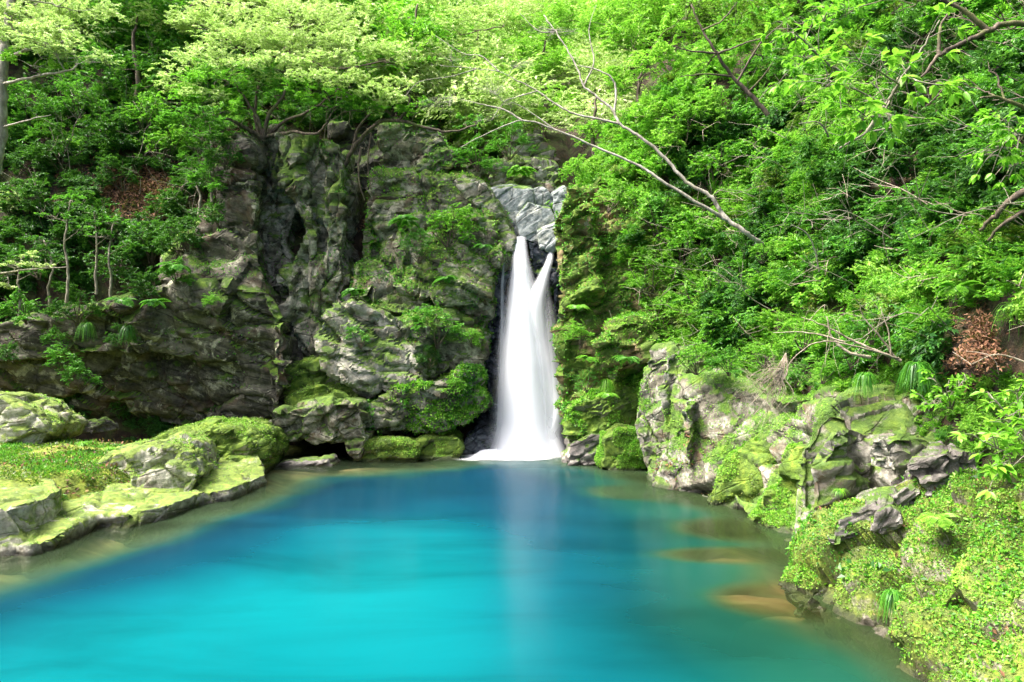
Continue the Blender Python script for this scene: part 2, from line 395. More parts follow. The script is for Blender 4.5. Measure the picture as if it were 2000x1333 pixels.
# pool bed: depth from the distance to the shore, with the drowned ledges of the photograph
def pool_depth(XY):
    d = seg_dist(XY, SHORE, closed=False); ins = inside(XY, SHORE); d = np.where(ins, d, -d)
    x, y = XY[:, 0], XY[:, 1]
    P3 = np.stack([x, y, np.zeros_like(x)], 1); n = fbm(P3/1.3, 4, 3); n2 = fbm(P3/.45, 3, 8)
    left = sst(.5, -2.0, x)
    wl_ = 1.3+.5*n
    dl = .12+.30*sst(0, wl_, d)+3.3*sst(wl_*.8, wl_+1.7, d)
    dr = .75+1.1*sst(.05, 1.1+.3*n, d)+2.2*sst(1.0, 3.6, d)
    D = left*dl+(1-left)*dr
    for cx, cyy, rx, ry, dep in ((2.85, 7.72, .78, .52, .26), (2.75, 9.35, .95, .36, .55), (3.2, 10.6, .9, .6, .5), (2.3, 13.2, 1.0, .7, .9)):
        e = np.sqrt(((x-cx)/rx)**2+((y-cyy)/ry)**2)+.25*n
        D = np.minimum(D, dep+(D-dep)*sst(.55, 1.4, e))
    D = np.where(d < 0, left*.12+(1-left)*.7-d*.3, np.maximum(D, .10))
    return np.maximum(D+.06*n+.025*n2, .035), d
XY, F = grid(-12, 6, 145, -7, 19, 209)
D, dsh = pool_depth(XY)
t = NT('pool_bed_rock'); p = t.pos(); qs = t.mapping(p, rot=(0, 0, .55), scale=(.6, 2.4, 1))
c = t.ramp(t.noise(qs, 1.6, 7, .6, .5), [(.32, (.022, .018, .009)), (.48, (.10, .088, .036)), (.6, (.185, .162, .07)), (.74, (.28, .255, .13))])
c = t.mix(t.math('MULTIPLY', t.rng(t.noise(p, .9, 5, .6), .55, .7), .6), c, (.27, .12, .035))
sx_ = t.n.new('ShaderNodeSeparateXYZ'); t.l.new(p, sx_.inputs[0]); c = t.mix(t.math('MULTIPLY', t.rng(sx_.outputs['X'], 1.2, 2.4), .5), c, (.25, .11, .035))
t.l.new(c, t.bsdf.inputs['Base Color']); t.bsdf.inputs['Roughness'].default_value = .9; M['bed'] = t.m
link('pool_bed', mesh_np('pool_bed', np.column_stack([XY, -D]), F, smooth=True), [M['bed']], kind='structure')

# water sheet; per-vertex depth of the water below and how much fine silt hangs in it
XYw, Fw = grid(-12, 6, 181, -7, 18.6, 257)
Dw, dw = pool_depth(XYw)
P3 = np.stack([XYw[:, 0]*.55+XYw[:, 1]*.12, XYw[:, 1]*.95, np.zeros(len(XYw))], 1)
silt = sst(1.4, 4.8, dw)*sst(14.5, 5.8, XYw[:, 1]+1.1*fbm(P3/2.2, 3, 4)-.25*XYw[:, 0])
silt = (silt+.30*fbm(P3/1.9, 3, 12)*sst(1.0, 4.5, dw)); silt = sst(-.28, 1.08, silt)
wm = mesh_np('water', np.column_stack([XYw, np.zeros(len(XYw))]), Fw, smooth=True)
tone = sst(-.2, 2.8, XYw[:, 0]+.5*fbm(P3/2, 3, 31)-.10*(XYw[:, 1]-9))
for nm, val in (('depth', Dw), ('silt', silt), ('tone', tone)):
    a = wm.attributes.new(nm, 'FLOAT', 'POINT'); a.data.foreach_set('value', val.astype(np.float32))
t = NT('pool_water'); p = t.pos()
ad = t.n.new('ShaderNodeAttribute'); ad.attribute_name = 'depth'; asl = t.n.new('ShaderNodeAttribute'); asl.attribute_name = 'silt'
opac = t.math('SUBTRACT', 1.0, t.math('POWER', 2.718, t.math('MULTIPLY', t.math('MAXIMUM', ad.outputs['Fac'], 0.0), -.95)))
opac = t.rng(opac, .0, .90, .10, .985)
deepc = t.ramp(t.rng(ad.outputs['Fac'], .3, 3.6), [(.0, (.04, .065, .025)), (.40, (.006, .036, .034)), (.75, (.002, .022, .040)), (1.0, (.002, .028, .050))])
silc = t.ramp(asl.outputs['Fac'], [(0, (.001, .024, .047)), (.35, (.001, .048, .072)), (.7, (.001, .080, .100)), (1, (.001, .106, .121))])
body = t.mix(t.rng(asl.outputs['Fac'], .0, .5), deepc, silc)
atn = t.n.new('ShaderNodeAttribute'); atn.attribute_name = 'tone'
greenc = t.ramp(t.rng(ad.outputs['Fac'], .2, 3.6), [(0, (.03, .04, .012)), (.35, (.006, .046, .024)), (.75, (.001, .052, .044)), (1, (.0, .070, .072))])
body = t.mix(t.math('MULTIPLY', atn.outputs['Fac'], .85), body, greenc)
body = t.mix(1.0, body, t.ramp(t.noise(t.mapping(p, rot=(0, 0, .12), scale=(.28, .8, 1)), 1.0, 5, .55, .6), [(.3, .66), (.5, .95), (.7, 1.12)]), 'MULTIPLY')
dif = t.n.new('ShaderNodeBsdfDiffuse'); t.l.new(body, dif.inputs[0])
tra = t.n.new('ShaderNodeBsdfTransparent'); t.l.new(t.ramp(t.rng(ad.outputs['Fac'], 0, 1.6), [(0, (1, 1, .96)), (.5, (.72, .9, .66)), (1, (.25, .7, .55))]), tra.inputs[0])
m1 = t.n.new('ShaderNodeMixShader'); t.l.new(opac, m1.inputs[0]); t.l.new(tra.outputs[0], m1.inputs[1]); t.l.new(dif.outputs[0], m1.inputs[2])
gl = t.n.new('ShaderNodeBsdfGlossy'); gl.inputs['Roughness'].default_value = .19; gl.inputs[0].default_value = (1, 1, 1, 1)
fr = t.n.new('ShaderNodeFresnel'); fr.inputs[0].default_value = 1.333
bp = t.bump(t.noise(t.mapping(p, scale=(1.6, .7, 1)), 2.2, 3, .5), .06, .05)
t.l.new(bp, gl.inputs['Normal']); t.l.new(bp, fr.inputs['Normal'])
m2 = t.n.new('ShaderNodeMixShader'); t.l.new(t.math('MULTIPLY', fr.outputs[0], .42), m2.inputs[0]); t.l.new(m1.outputs[0], m2.inputs[1]); t.l.new(gl.outputs[0], m2.inputs[2])
t.l.new(m2.outputs[0], t.out.inputs[0]); M['water'] = t.m
link('water', wm, [M['water']], kind='structure')

# ------------------------------------------------------------------ cliffs and boulders (outline in photo pixels at a real distance, with thickness)
PR = prism
rock('cliff', [PR([(-120, 640, .3), (100, 622, .3), (210, 600, .2), (320, 565, .1), (420, 560, 0), (520, 565, -.1), (548, 625, -.3), (552, 760, -.3), (545, 770, -.1), (535, 825, .7), (470, 838, 1.2), (300, 838, 1.7), (200, 816, 1.7), (100, 796, 1.6), (-120, 795, 1.5), (-120, 740, .5)], 16.9, (0, 2.6, 0)),
               PR([(-120, 640), (330, 570), (540, 600), (545, 700), (330, 700), (200, 690), (-120, 720)], 17.3, (0, 3, 0)),
               PR([(310, 600, .3), (350, 470, .4), (400, 395, .5), (450, 300, .5), (466, 262, .5), (490, 300, .2), (500, 400, 0), (505, 500, -.1), (540, 600, -.2), (420, 640, 0)], 17.1, (-.6, 2.6, 0))],
     'grey brown overhanging cliff block whose layered underside roofs a black hollow', 'cliff', M['cliff'], voxel=.055, big=.42, block=.10, strata=.05, bed=(0, -.25), cell=(2.2, 1.6, 1.2), lay=.45, seed=11, crack=.17)
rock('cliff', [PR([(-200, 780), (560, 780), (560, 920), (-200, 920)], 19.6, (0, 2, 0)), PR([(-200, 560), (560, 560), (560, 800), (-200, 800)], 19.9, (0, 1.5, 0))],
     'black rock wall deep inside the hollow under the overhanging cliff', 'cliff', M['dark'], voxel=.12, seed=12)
rock('cliff', [PR([(468, 262), (540, 255), (575, 300), (585, 400), (560, 470), (590, 560), (585, 700), (545, 740), (540, 620), (505, 500), (490, 330)], 18.5, (0, 2.4, 0)),
               PR([(536, 262), (572, 270), (600, 400), (622, 470), (640, 600), (655, 700), (620, 745), (575, 700), (556, 560), (590, 470), (575, 400), (548, 300)], 17.9, (0, 2.5, 0)),
               PR([(580, 285), (660, 290), (672, 400), (690, 560), (672, 640), (640, 690), (610, 640), (612, 470), (590, 380)], 18.2, (0, 2.5, 0)),
               PR([(630, 330), (668, 330), (672, 480), (660, 640), (640, 640), (636, 480)], 17.95, (0, 1, 0))],
     'tall ribbed cliff column with vertical grooves and moss streaks beside the dark cleft', 'cliff', M['rib'], voxel=.05, big=.26, block=.12, strata=.045, bed=(0, -.1), cell=(.55, .8, 1.3), lay=.25, seed=13, crack=.16)
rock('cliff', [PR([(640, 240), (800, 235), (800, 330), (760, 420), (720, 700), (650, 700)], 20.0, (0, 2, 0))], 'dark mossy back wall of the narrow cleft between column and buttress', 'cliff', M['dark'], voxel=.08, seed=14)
rock('cliff', [PR([(742, 250), (790, 238), (850, 240), (880, 290), (905, 325), (850, 338), (800, 345), (740, 338)], 18.8, (0, 2.5, 0)), PR([(840, 250), (900, 300), (955, 330), (930, 362), (850, 345)], 19.0, (0, 2, 0))],
     'square dark green topped block perched above the buttress under the mossy bough', 'cliff', M['rib'], voxel=.055, big=.12, block=.10, seed=15)
rock('cliff', [PR([(738, 345, .9), (850, 338, 1.1), (935, 360, 1.0), (972, 410, .7), (1000, 470, .5), (992, 520, .3), (955, 560, .1), (946, 700, 0), (925, 760, 0), (830, 770, -.3), (720, 780, -.3), (640, 720, -.1), (618, 640, .2), (690, 560, .3), (700, 440, .6)], 17.7, (0, 2.6, 0)),
               PR([(770, 430, .6), (950, 400, .6), (985, 480, .3), (942, 600, .1), (860, 590, 0), (760, 560, .2)], 17.25, (0, 2.6, 0)),
               PR([(700, 560, .1), (800, 600, 0), (930, 620, 0), (938, 720, 0), (830, 740, -.1), (760, 700, 0)], 17.35, (0, 2, 0))],
     'broad fern-draped rock buttress beside the waterfall with moss and lichen', 'cliff', M['buttress'], voxel=.05, big=.40, block=.12, strata=.05, bed=(0, -.15), cell=(1.4, 1.2, .8), lay=.4, seed=16, crack=.18)
rock('rock_slab', [PR([(612, 650), (655, 600), (705, 588), (770, 620), (808, 660), (832, 735), (790, 765), (700, 760), (640, 730)], 16.95, (0, 1.6, 0))],
     'pale lichen-whitened slab leaning at the foot of the ribbed column', 'rock', M['pale'], voxel=.045, big=.12, block=.10, strata=.05, bed=(0, -.4), seed=17)
rock('boulder', [PR([(712, 785, .2), (800, 752, 0), (870, 735, 0), (935, 722, .2), (942, 795, .2), (905, 828, .3), (840, 845, .3), (760, 852, .3), (712, 842, .3)], 16.7, (0, 1.8, 0))],
     'long dark undercut block with moss on top near the foot of the fall', 'boulder', M['buttress'], voxel=.045, big=.12, block=.09, strata=.04, bed=(0, -.2), seed=18)
rock('boulder', [PR([(540, 720), (600, 692), (690, 735), (706, 790), (640, 805), (545, 800)], 17.3, (0, 1.4, 0)), PR([(548, 770), (620, 745), (700, 775), (690, 820), (560, 825)], 16.9, (0, 1.4, 0))],
     'stepped bright green mossy rocks in the corner below the ribbed column', 'boulder', M['mossy'], voxel=.045, big=.12, block=.10, strata=.05, seed=19)
rock('boulder', [PR([(490, 842, .3), (545, 805, .2), (640, 788, 0), (700, 790, 0), (716, 850, 0), (706, 905, .1), (684, 905, .2), (676, 872, .3), (600, 856, .5), (520, 866, .4)], 16.3, (0, 1.6, 0))],
     'blue grey boulder with moss cap bridging a black gap at the waterline', 'boulder', M['rib'], voxel=.042, big=.10, block=.08, strata=.03, seed=20)
rock('boulder', [PR([(684, 905), (700, 868), (760, 862), (812, 872), (815, 905), (740, 915)], 16.5, (0, 1.1, 0)), PR([(795, 900), (820, 858), (885, 848), (905, 872), (895, 902)], 16.9, (0, 1, 0))],
     'low vivid green mossy shelf lying in shade at the waterline', 'boulder', M['mossy'], voxel=.04, big=.08, block=.05, strata=.02, seed=21)
rock('boulder', [PR([(884, 905), (905, 850), (945, 828), (975, 850), (975, 905)], 17.3, (0, .9, 0))], 'wet purple black boulder touching the foam beside the pool shelf', 'boulder', M['wet'], voxel=.04, big=.10, block=.08, seed=22)
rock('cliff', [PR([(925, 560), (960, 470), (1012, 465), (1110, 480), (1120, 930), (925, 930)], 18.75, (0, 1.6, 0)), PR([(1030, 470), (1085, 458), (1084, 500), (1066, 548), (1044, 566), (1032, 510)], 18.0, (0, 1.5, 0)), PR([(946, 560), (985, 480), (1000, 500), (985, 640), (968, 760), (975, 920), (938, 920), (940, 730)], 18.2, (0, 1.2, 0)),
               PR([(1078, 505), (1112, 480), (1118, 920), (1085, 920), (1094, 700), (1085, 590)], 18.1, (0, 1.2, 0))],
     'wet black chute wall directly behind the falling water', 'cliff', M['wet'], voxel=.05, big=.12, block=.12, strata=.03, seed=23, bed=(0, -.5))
for poly, Y, e, lb, sd in (
    ([(958, 372), (1000, 366), (1040, 372), (1046, 400), (1020, 430), (1006, 468), (990, 440), (975, 410)], 18.4, (0, 1.6, .5), 'blue green wet slab leaning into the head of the fall', 31),
    ([(1008, 425), (1030, 396), (1075, 405), (1092, 440), (1078, 470), (1040, 474), (1014, 470)], 18.1, (0, 1.3, .3), 'smooth pale green boulder sitting in the lip of the fall', 32),
    ([(1030, 372), (1060, 362), (1090, 392), (1080, 412), (1040, 404)], 18.9, (0, 1.4, .3), 'angular white and grey slab stacked behind the lip boulder', 33),
    ([(1078, 378), (1105, 362), (1118, 380), (1108, 420), (1088, 440), (1078, 410)], 18.6, (0, 1.4, .3), 'cracked slate blue block wedged against the earth face', 34),
    ([(1050, 452), (1090, 436), (1098, 470), (1080, 490), (1055, 484)], 17.9, (0, 1.0, .2), 'rounded white streaked rock between the two streams', 35)):
    rock('stream_rock', [PR(poly, Y, e)], lb, 'rock', M['slab'], voxel=.035, big=.09, block=.022, strata=.008, fine=.012, seed=sd, bed=(0, .6))
rock('stream_rock', [PR([(890, 355), (930, 350), (962, 372), (985, 415), (1008, 468), (996, 500), (975, 462), (950, 410), (905, 385)], 17.9, (0, 1.2, .3))], 'bright white weathered rib curving down to the lip of the fall', 'rock', M['pale'], voxel=.035, big=.07, block=.05, strata=.03, seed=36)
rock('boulder', [PR([(952, 368), (958, 325), (1005, 312), (1050, 318), (1068, 345), (1078, 372)], 19.6, (0, 2, .4)), PR([(1035, 372), (1050, 330), (1085, 322), (1092, 372)], 20.0, (0, 1.6, .4))],
     'square grey boulder with green moss choking the stream above the fall', 'boulder', M['grey'], voxel=.05, big=.12, block=.12, seed=37)
rock('boulder', [PR([(985, 300), (1010, 262), (1060, 262), (1090, 300), (1085, 322), (1000, 322)], 21.5, (0, 2.5, .6))], 'pale mossy boulder half hidden by ferns higher up the stream', 'boulder', M['grey'], voxel=.06, big=.14, block=.12, seed=38)
rock('cliff', [PR([(1082, 430, .6), (1110, 372, .9), (1170, 345, .9), (1250, 400, .4), (1300, 520, -.4), (1310, 690, -1.2), (1290, 770, -1.3), (1240, 840, -.6), (1110, 850, 0), (1096, 780, .1), (1092, 600, .2), (1084, 500, .4)], 16.9, (.8, 2.4, 0)),
               PR([(1090, 430, .1), (1150, 395, .1), (1180, 480, -.1), (1160, 590, -.2), (1096, 600, 0)], 16.6, (.4, 1.6, 0)),
               PR([(1180, 640), (1275, 620), (1300, 700), (1200, 745), (1160, 720)], 15.7, (.6, 1.6, 0))],
     'tan earth and moss face beside the fall hung with ferns', 'cliff', M['earth'], voxel=.055, big=.25, block=.12, strata=.05, bed=(0, .3), seed=39)
rock('boulder', [PR([(1104, 800), (1170, 775), (1250, 750), (1262, 800), (1235, 840), (1150, 862), (1106, 862)], 16.2, (.3, 1.6, 0))], 'grassy mossy step of layered rock just beside the splash', 'boulder', M['mossy'], voxel=.045, big=.10, block=.08, strata=.05, bed=(0, .35), seed=40)
rock('boulder', [PR([(1108, 915), (1112, 868), (1148, 848), (1190, 850), (1200, 915)], 16.0, (0, 1, 0))], 'dark brown flat-topped boulder at the water beside the foam', 'boulder', M['stone'], voxel=.035, big=.06, block=.06, strata=.03, seed=41)
rock('boulder', [PR([(1176, 915), (1180, 858), (1215, 836), (1255, 842), (1278, 865), (1270, 905), (1235, 928), (1195, 925)], 15.4, (0, 1.1, 0))], 'round boulder wrapped in vivid yellow green moss at the water', 'boulder', M['mossy'], voxel=.035, big=.07, block=.04, strata=.015, seed=42)
rock('boulder', [PR([(1260, 735, .4), (1275, 675, .4), (1320, 665, .2), (1345, 690, 0), (1340, 790, -.1), (1330, 900, -.2), (1262, 940, 0), (1236, 840, .2)], 14.4, (.7, 1.8, 0)), PR([(1295, 690), (1330, 680), (1335, 800), (1310, 880), (1290, 800)], 14.0, (.5, 1, 0))],
     'upright grey and moss pillar of rock at the bend of the bank', 'boulder', M['grey'], voxel=.042, big=.16, block=.06, strata=.03, cell=(.5, .6, .9), seed=43)
rock('boulder', [PR([(1330, 800, .2), (1362, 768, .2), (1480, 785, -.2), (1500, 880, -.4), (1450, 950, -.6), (1395, 990, -.4), (1310, 980, .3), (1266, 945, .8), (1300, 860, .6)], 13.1, (.9, 1.8, 0)), PR([(1325, 800), (1352, 775), (1362, 860), (1345, 920), (1330, 880)], 12.95, (.5, 1, 0))],
     'pale topped outcrop with leaf litter on its crown and moss skirt', 'boulder', M['grey'], voxel=.042, big=.18, block=.06, strata=.03, cell=(1.2, 1.0, .6), seed=44, bed=(0, .4))
rock('boulder', [PR([(1375, 995, .4), (1415, 910, .4), (1470, 850, .3), (1560, 800, .1), (1580, 880, -.2), (1530, 960, -.3), (1500, 1012, -.2), (1440, 1016, .2)], 11.8, (1.0, 1.6, 0))],
     'green mossy slab slanting down to the water between two dark cracks', 'boulder', M['mossy'], voxel=.038, big=.16, block=.05, strata=.03, cell=(1.2, 1.0, .6), seed=45, bed=(0, .7))
rock('boulder', [PR([(1458, 1012, .4), (1500, 950, .4), (1560, 880, .2), (1600, 900, 0), (1590, 1000, -.3), (1572, 1068, -.3), (1530, 1066, -.1), (1490, 1050, .2)], 10.5, (1.0, 1.4, 0))],
     'bulging moss lobe hanging over the water below the grey outcrop', 'boulder', M['mossy'], voxel=.035, big=.10, block=.08, strata=.03, seed=46)
rock('cliff', [PR([(1255, 700, 14.7), (1340, 690, 13.9), (1395, 1000, 12.4), (1262, 955, 14.4)], 0, (1.6, 1.6, 0)), PR([(1330, 725, 13.9), (1482, 765, 12.4), (1497, 1062, 10.6), (1388, 1004, 12.4)], 0, (1.6, 1.4, 0)), PR([(1475, 775, 12.4), (1628, 768, 10.5), (1562, 1120, 9.3), (1488, 1066, 10.6)], 0, (1.6, 1.2, 0)), PR([(1610, 775, 10.4), (1800, 752, 9.5), (1900, 780, 9.0), (1960, 960, 8.4), (1600, 1150, 8.9), (1556, 1110, 9.3)], 0, (1.8, 1.2, 0))],
     'long moss-streaked rock wall joining the outcrops along the bank', 'cliff', M['bankwall'], voxel=.042, big=.26, block=.055, strata=.035, bed=(0, .5), cell=(1.5, 1.2, .6), lay=.3, seed=73, crack=.14)
rock('cliff', [PR([(1556, 900, .6), (1590, 830, .7), (1640, 780, .7), (1760, 765, .5), (1860, 790, 0), (1960, 850, -.7), (1990, 930, -1.1), (1900, 985, -1), (1760, 1040, -.7), (1660, 1110, -.4), (1560, 1105, .2), (1552, 1040, .4)], 8.9, (1.6, 2.0, 0)),
               PR([(1580, 900), (1625, 830), (1675, 850), (1665, 930), (1620, 990), (1580, 1010)], 8.75, (.8, 1, 0)), PR([(1700, 850), (1780, 835), (1900, 880), (1880, 925), (1780, 935), (1700, 930)], 8.45, (.8, 1, 0))],
     'grey and rust outcrop with slanting layers above the pool edge', 'cliff', M['grey'], voxel=.033, big=.18, block=.06, strata=.035, bed=(0, .42), cell=(1.2, 1.0, .5), lay=.22, seed=47, crack=.14)
rock('rock_slab', [PR([(1622, 1052), (1640, 1018), (1700, 985), (1770, 950), (1800, 965), (1780, 995), (1700, 1040), (1650, 1068)], 7.95, (.5, .8, .05))], 'dark striped slab lying aslant on the mossy slope', 'rock', M['stone'], voxel=.022, big=.05, block=.04, strata=.03, bed=(0, .45), seed=48, lay=.09, cell=(.5, .5, .2))
rock('boulder', [PR([(1700, 1036), (1712, 1002), (1738, 988), (1762, 1004), (1758, 1030), (1725, 1046)], 7.75, (.3, .5, 0))], 'small pale grey stone beside the dark striped slab', 'stone', M['stone'], voxel=.02, big=.04, block=.02, strata=.01, seed=49)
rock('rock_slab', [PR([(1770, 905), (1850, 880), (1920, 895), (1915, 925), (1840, 925), (1775, 935)], 8.0, (.5, .8, 0)), PR([(1790, 940), (1850, 925), (1900, 935), (1890, 965), (1820, 975)], 7.9, (.5, .8, 0))], 'grey broken ledges under a black crack in the outcrop', 'rock', M['stone'], voxel=.022, big=.05, block=.05, strata=.03, bed=(0, .2), seed=50, lay=.09, cell=(.4, .5, .2))
rock('bank', [PR([(1520, 1140, 1.5), (1548, 1050, 1.9), (1700, 1010, 1.5), (1850, 950, 1.0), (2000, 900, .7), (2260, 850, .4), (2500, 1500, -1.6), (1790, 1480, -1.0), (1700, 1300, 0), (1635, 1266, .4), (1560, 1215, 1.0), (1530, 1170, 1.4)], 6.6, (1.9, 1.6, 0))],
     '', '', M['bank'], voxel=.035, big=.24, block=.10, strata=.05, cell=(.6, .6, .45), seed=51, kind='structure', bigs=.9, bed=(0, .5))
rock('bank', [(np.array([(3.02, 6.2, -.6), (3.14, 6.2, .30), (3.75, 6.2, .95), (5.0, 6.2, 1.75), (6.5, 6.2, 2.4), (9, 6.2, 3), (9, 6.2, -.6)]), np.array([.7, -10.0, 0]))], '', '', M['bank'], voxel=.05, big=.18, block=.07, seed=52, kind='structure')
# the ledge on the other shore
rock('boulder', [PR([(285, 865), (330, 838), (400, 828), (455, 832), (500, 852), (518, 890), (505, 940), (450, 968), (390, 945), (330, 905)], 15.1, (0, 1.7, 0)), PR([(330, 850), (440, 838), (490, 870), (480, 920), (400, 930)], 14.8, (0, 1.2, 0))],
     'big rounded boulder coated in olive moss at the end of the ledge', 'boulder', M['mossy'], voxel=.04, big=.12, block=.05, strata=.02, seed=61)
rock('boulder', [PR([(165, 1005), (165, 925), (215, 892), (330, 872), (372, 886), (400, 925), (385, 968), (300, 1000), (235, 1018)], 12.7, (-.4, 1.9, 0)), PR([(240, 1000), (260, 930), (340, 905), (385, 930), (370, 970)], 12.4, (-.3, 1, 0))],
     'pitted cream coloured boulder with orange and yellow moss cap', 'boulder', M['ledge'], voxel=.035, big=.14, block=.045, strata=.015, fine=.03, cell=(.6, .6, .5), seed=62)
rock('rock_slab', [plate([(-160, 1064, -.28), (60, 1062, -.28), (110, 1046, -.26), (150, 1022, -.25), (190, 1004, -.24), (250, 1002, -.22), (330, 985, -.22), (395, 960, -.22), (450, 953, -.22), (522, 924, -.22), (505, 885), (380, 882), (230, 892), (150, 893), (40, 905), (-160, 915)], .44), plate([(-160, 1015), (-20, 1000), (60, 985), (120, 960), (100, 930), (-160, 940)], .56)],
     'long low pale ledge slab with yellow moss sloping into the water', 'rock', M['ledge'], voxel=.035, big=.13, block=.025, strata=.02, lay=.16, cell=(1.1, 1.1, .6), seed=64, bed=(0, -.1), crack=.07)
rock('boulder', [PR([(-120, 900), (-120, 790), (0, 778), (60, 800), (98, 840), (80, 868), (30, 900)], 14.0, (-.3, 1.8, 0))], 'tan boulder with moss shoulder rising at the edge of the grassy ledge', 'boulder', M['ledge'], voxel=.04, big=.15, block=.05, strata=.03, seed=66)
rock('boulder', [PR([(88, 850), (98, 830), (140, 822), (178, 832), (182, 850)], 16.2, (0, 1, 0))], 'low flat grey stone lying at the mouth of the black hollow', 'stone', M['stone'], voxel=.03, big=.05, block=.04, seed=67)
rock('boulder', [PR([(225, 905), (300, 880), (370, 862), (390, 880), (330, 905), (260, 925)], 14.2, (0, 1.2, 0))], 'half buried grey rock between the grass and the olive boulder', 'stone', M['ledge'], voxel=.035, big=.08, block=.05, seed=68)
for poly, Y, lb, sd in (([(362, 972), (400, 952), (450, 948), (468, 960), (430, 972)], 13.6, 'flat wet stone just awash beside the big mossy boulder', 69), ([(505, 918), (560, 900), (640, 898), (652, 912), (580, 922)], 16.0, 'long flat wet slab at the waterline before the black gap', 70)):
    rock('flat_stone', [PR(poly, Y, (0, .6, 0))], lb, 'stone', M['stone'], voxel=.03, big=.03, block=.03, strata=.02, seed=sd)
# ledge ground under the boulders
XYl, Fl = grid(-14.5, -4.6, 110, 5, 20, 150)
dl_ = seg_dist(XYl, SHORE, closed=False); il = inside(XYl, SHORE); dl_ = np.where(il, -dl_, dl_)
P3 = np.stack([XYl[:, 0], XYl[:, 1], 0*XYl[:, 0]], 1)
hl_ = -.35+.85*sst(-.15, 1.0, dl_)+.07*np.clip(dl_, 0, 4)-.62*sst(14.6, 16.6, XYl[:, 1])+.10*fbm(P3/.7, 4, 5)+.04*fbm(P3/.25, 3, 6)
LEDGE_V = np.column_stack([XYl, hl_]); LEDGE_F = np.concatenate([Fl[:, [0, 1, 2]], Fl[:, [0, 2, 3]]])
link('ledge_ground', mesh_np('ledge_ground', LEDGE_V, LEDGE_F, smooth=True), [M['ledge_ground']], kind='structure')

# ------------------------------------------------------------------ waterfall
t = NT('white_water'); uv = t.n.new('ShaderNodeUVMap'); uv.uv_map = 'UVMap'
sx = t.n.new('ShaderNodeSeparateXYZ'); t.l.new(uv.outputs[0], sx.inputs[0])
st = t.noise(t.mapping(uv.outputs[0], scale=(1, .05, 1)), 6, 4, .5); st2 = t.noise(t.mapping(uv.outputs[0], scale=(1, .03, 1), loc=(7, 3, 0)), 26, 4, .6)
wv = t.n.new('ShaderNodeAttribute'); wv.attribute_name = 'veil'
edge = t.math('MULTIPLY', t.rng(sx.outputs[0], 0.0, .42), t.rng(sx.outputs[0], 1.0, .58))
s = t.math('ADD', t.math('MULTIPLY', st, .75), t.math('MULTIPLY', st2, .25))
al = t.math('MULTIPLY', edge, t.math('ADD', wv.outputs['Fac'], t.math('MULTIPLY', t.math('SUBTRACT', s, .5), .42)), clamp=True)
t.bsdf.inputs['Base Color'].default_value = (.93, .95, .98, 1); t.bsdf.inputs['Roughness'].default_value = .6; t.bsdf.inputs['Specular IOR Level'].default_value = .2
tl = t.n.new('ShaderNodeBsdfTranslucent'); tl.inputs[0].default_value = (.90, .94, .98, 1)
ms = t.n.new('ShaderNodeMixShader'); ms.inputs[0].default_value = .35; t.l.new(t.bsdf.outputs[0], ms.inputs[1]); t.l.new(tl.outputs[0], ms.inputs[2])
tp = t.n.new('ShaderNodeBsdfTransparent'); mo = t.n.new('ShaderNodeMixShader'); t.l.new(al, mo.inputs[0]); t.l.new(tp.outputs[0], mo.inputs[1]); t.l.new(ms.outputs[0], mo.inputs[2])
t.l.new(mo.outputs[0], t.out.inputs[0]); M['white'] = t.m
fall = thing('waterfall', 'tall white silky waterfall dropping from the rock lip into the blue pool', 'waterfall', at(1030, 898, 17.3))
def sheet(name, rows, nU=26, nV=150, bulge=.14, veil=.9, seed=0, off=0.0):
    """rows: (py, px left, px right, depth) down the fall"""
    R = np.array(rows, float); tt = np.linspace(0, 1, nV); k = (R[:, 0]-R[0, 0])/(R[-1, 0]-R[0, 0])
    py = R[0, 0]+tt*(R[-1, 0]-R[0, 0]); lx = np.interp(tt, k, R[:, 1]); rx = np.interp(tt, k, R[:, 2]); Yd = np.interp(tt, k, R[:, 3])
    ker = np.hanning(13); ker /= ker.sum(); sm = lambda a: np.convolve(np.pad(a, 6, mode='edge'), ker, 'valid')
    lx, rx, Yd = sm(lx), sm(rx), sm(Yd); u = np.linspace(0, 1, nU); V = np.zeros((nV, nU, 3))
    for i in range(nV):
        x = lx[i]+(rx[i]-lx[i])*u; wpx = (rx[i]-lx[i])/FPX*Yd[i]
        Yy = Yd[i]+off-bulge*np.minimum(wpx, 1.2)*np.sin(u*pi)+.006*vnoise(np.stack([u*9+seed, np.full(nU, tt[i]*2.0), np.zeros(nU)], 1), seed)
        V[i, :, 0] = (x-1000)/FPX*Yd[i]; V[i, :, 1] = Yy; V[i, :, 2] = CZ-(py[i]-666.5)/FPX*Yd[i]
    base = np.array(fall.location); V = V.reshape(-1, 3)-base
    i = np.arange(nV-1)[:, None]*nU+np.arange(nU-1)[None]; Fq = np.stack([i, i+1, i+nU+1, i+nU], -1).reshape(-1, 4)
    me = mesh_np(name, V, Fq, smooth=True); uvl = me.uv_layers.new(name='UVMap')
    UU = np.tile(u, nV); VV = np.repeat(1-tt, nU)*6; li = np.empty(len(me.loops), np.int32); me.loops.foreach_get('vertex_index', li)
    uvl.data.foreach_set('uv', np.stack([UU[li], VV[li]], 1).astype(np.float32).ravel())
    vl = np.interp(np.repeat(tt, nU), k, veil)
    a = me.attributes.new('veil', 'FLOAT', 'POINT'); a.data.foreach_set('value', vl.astype(np.float32))
    return link(name, me, [M['white']], fall)
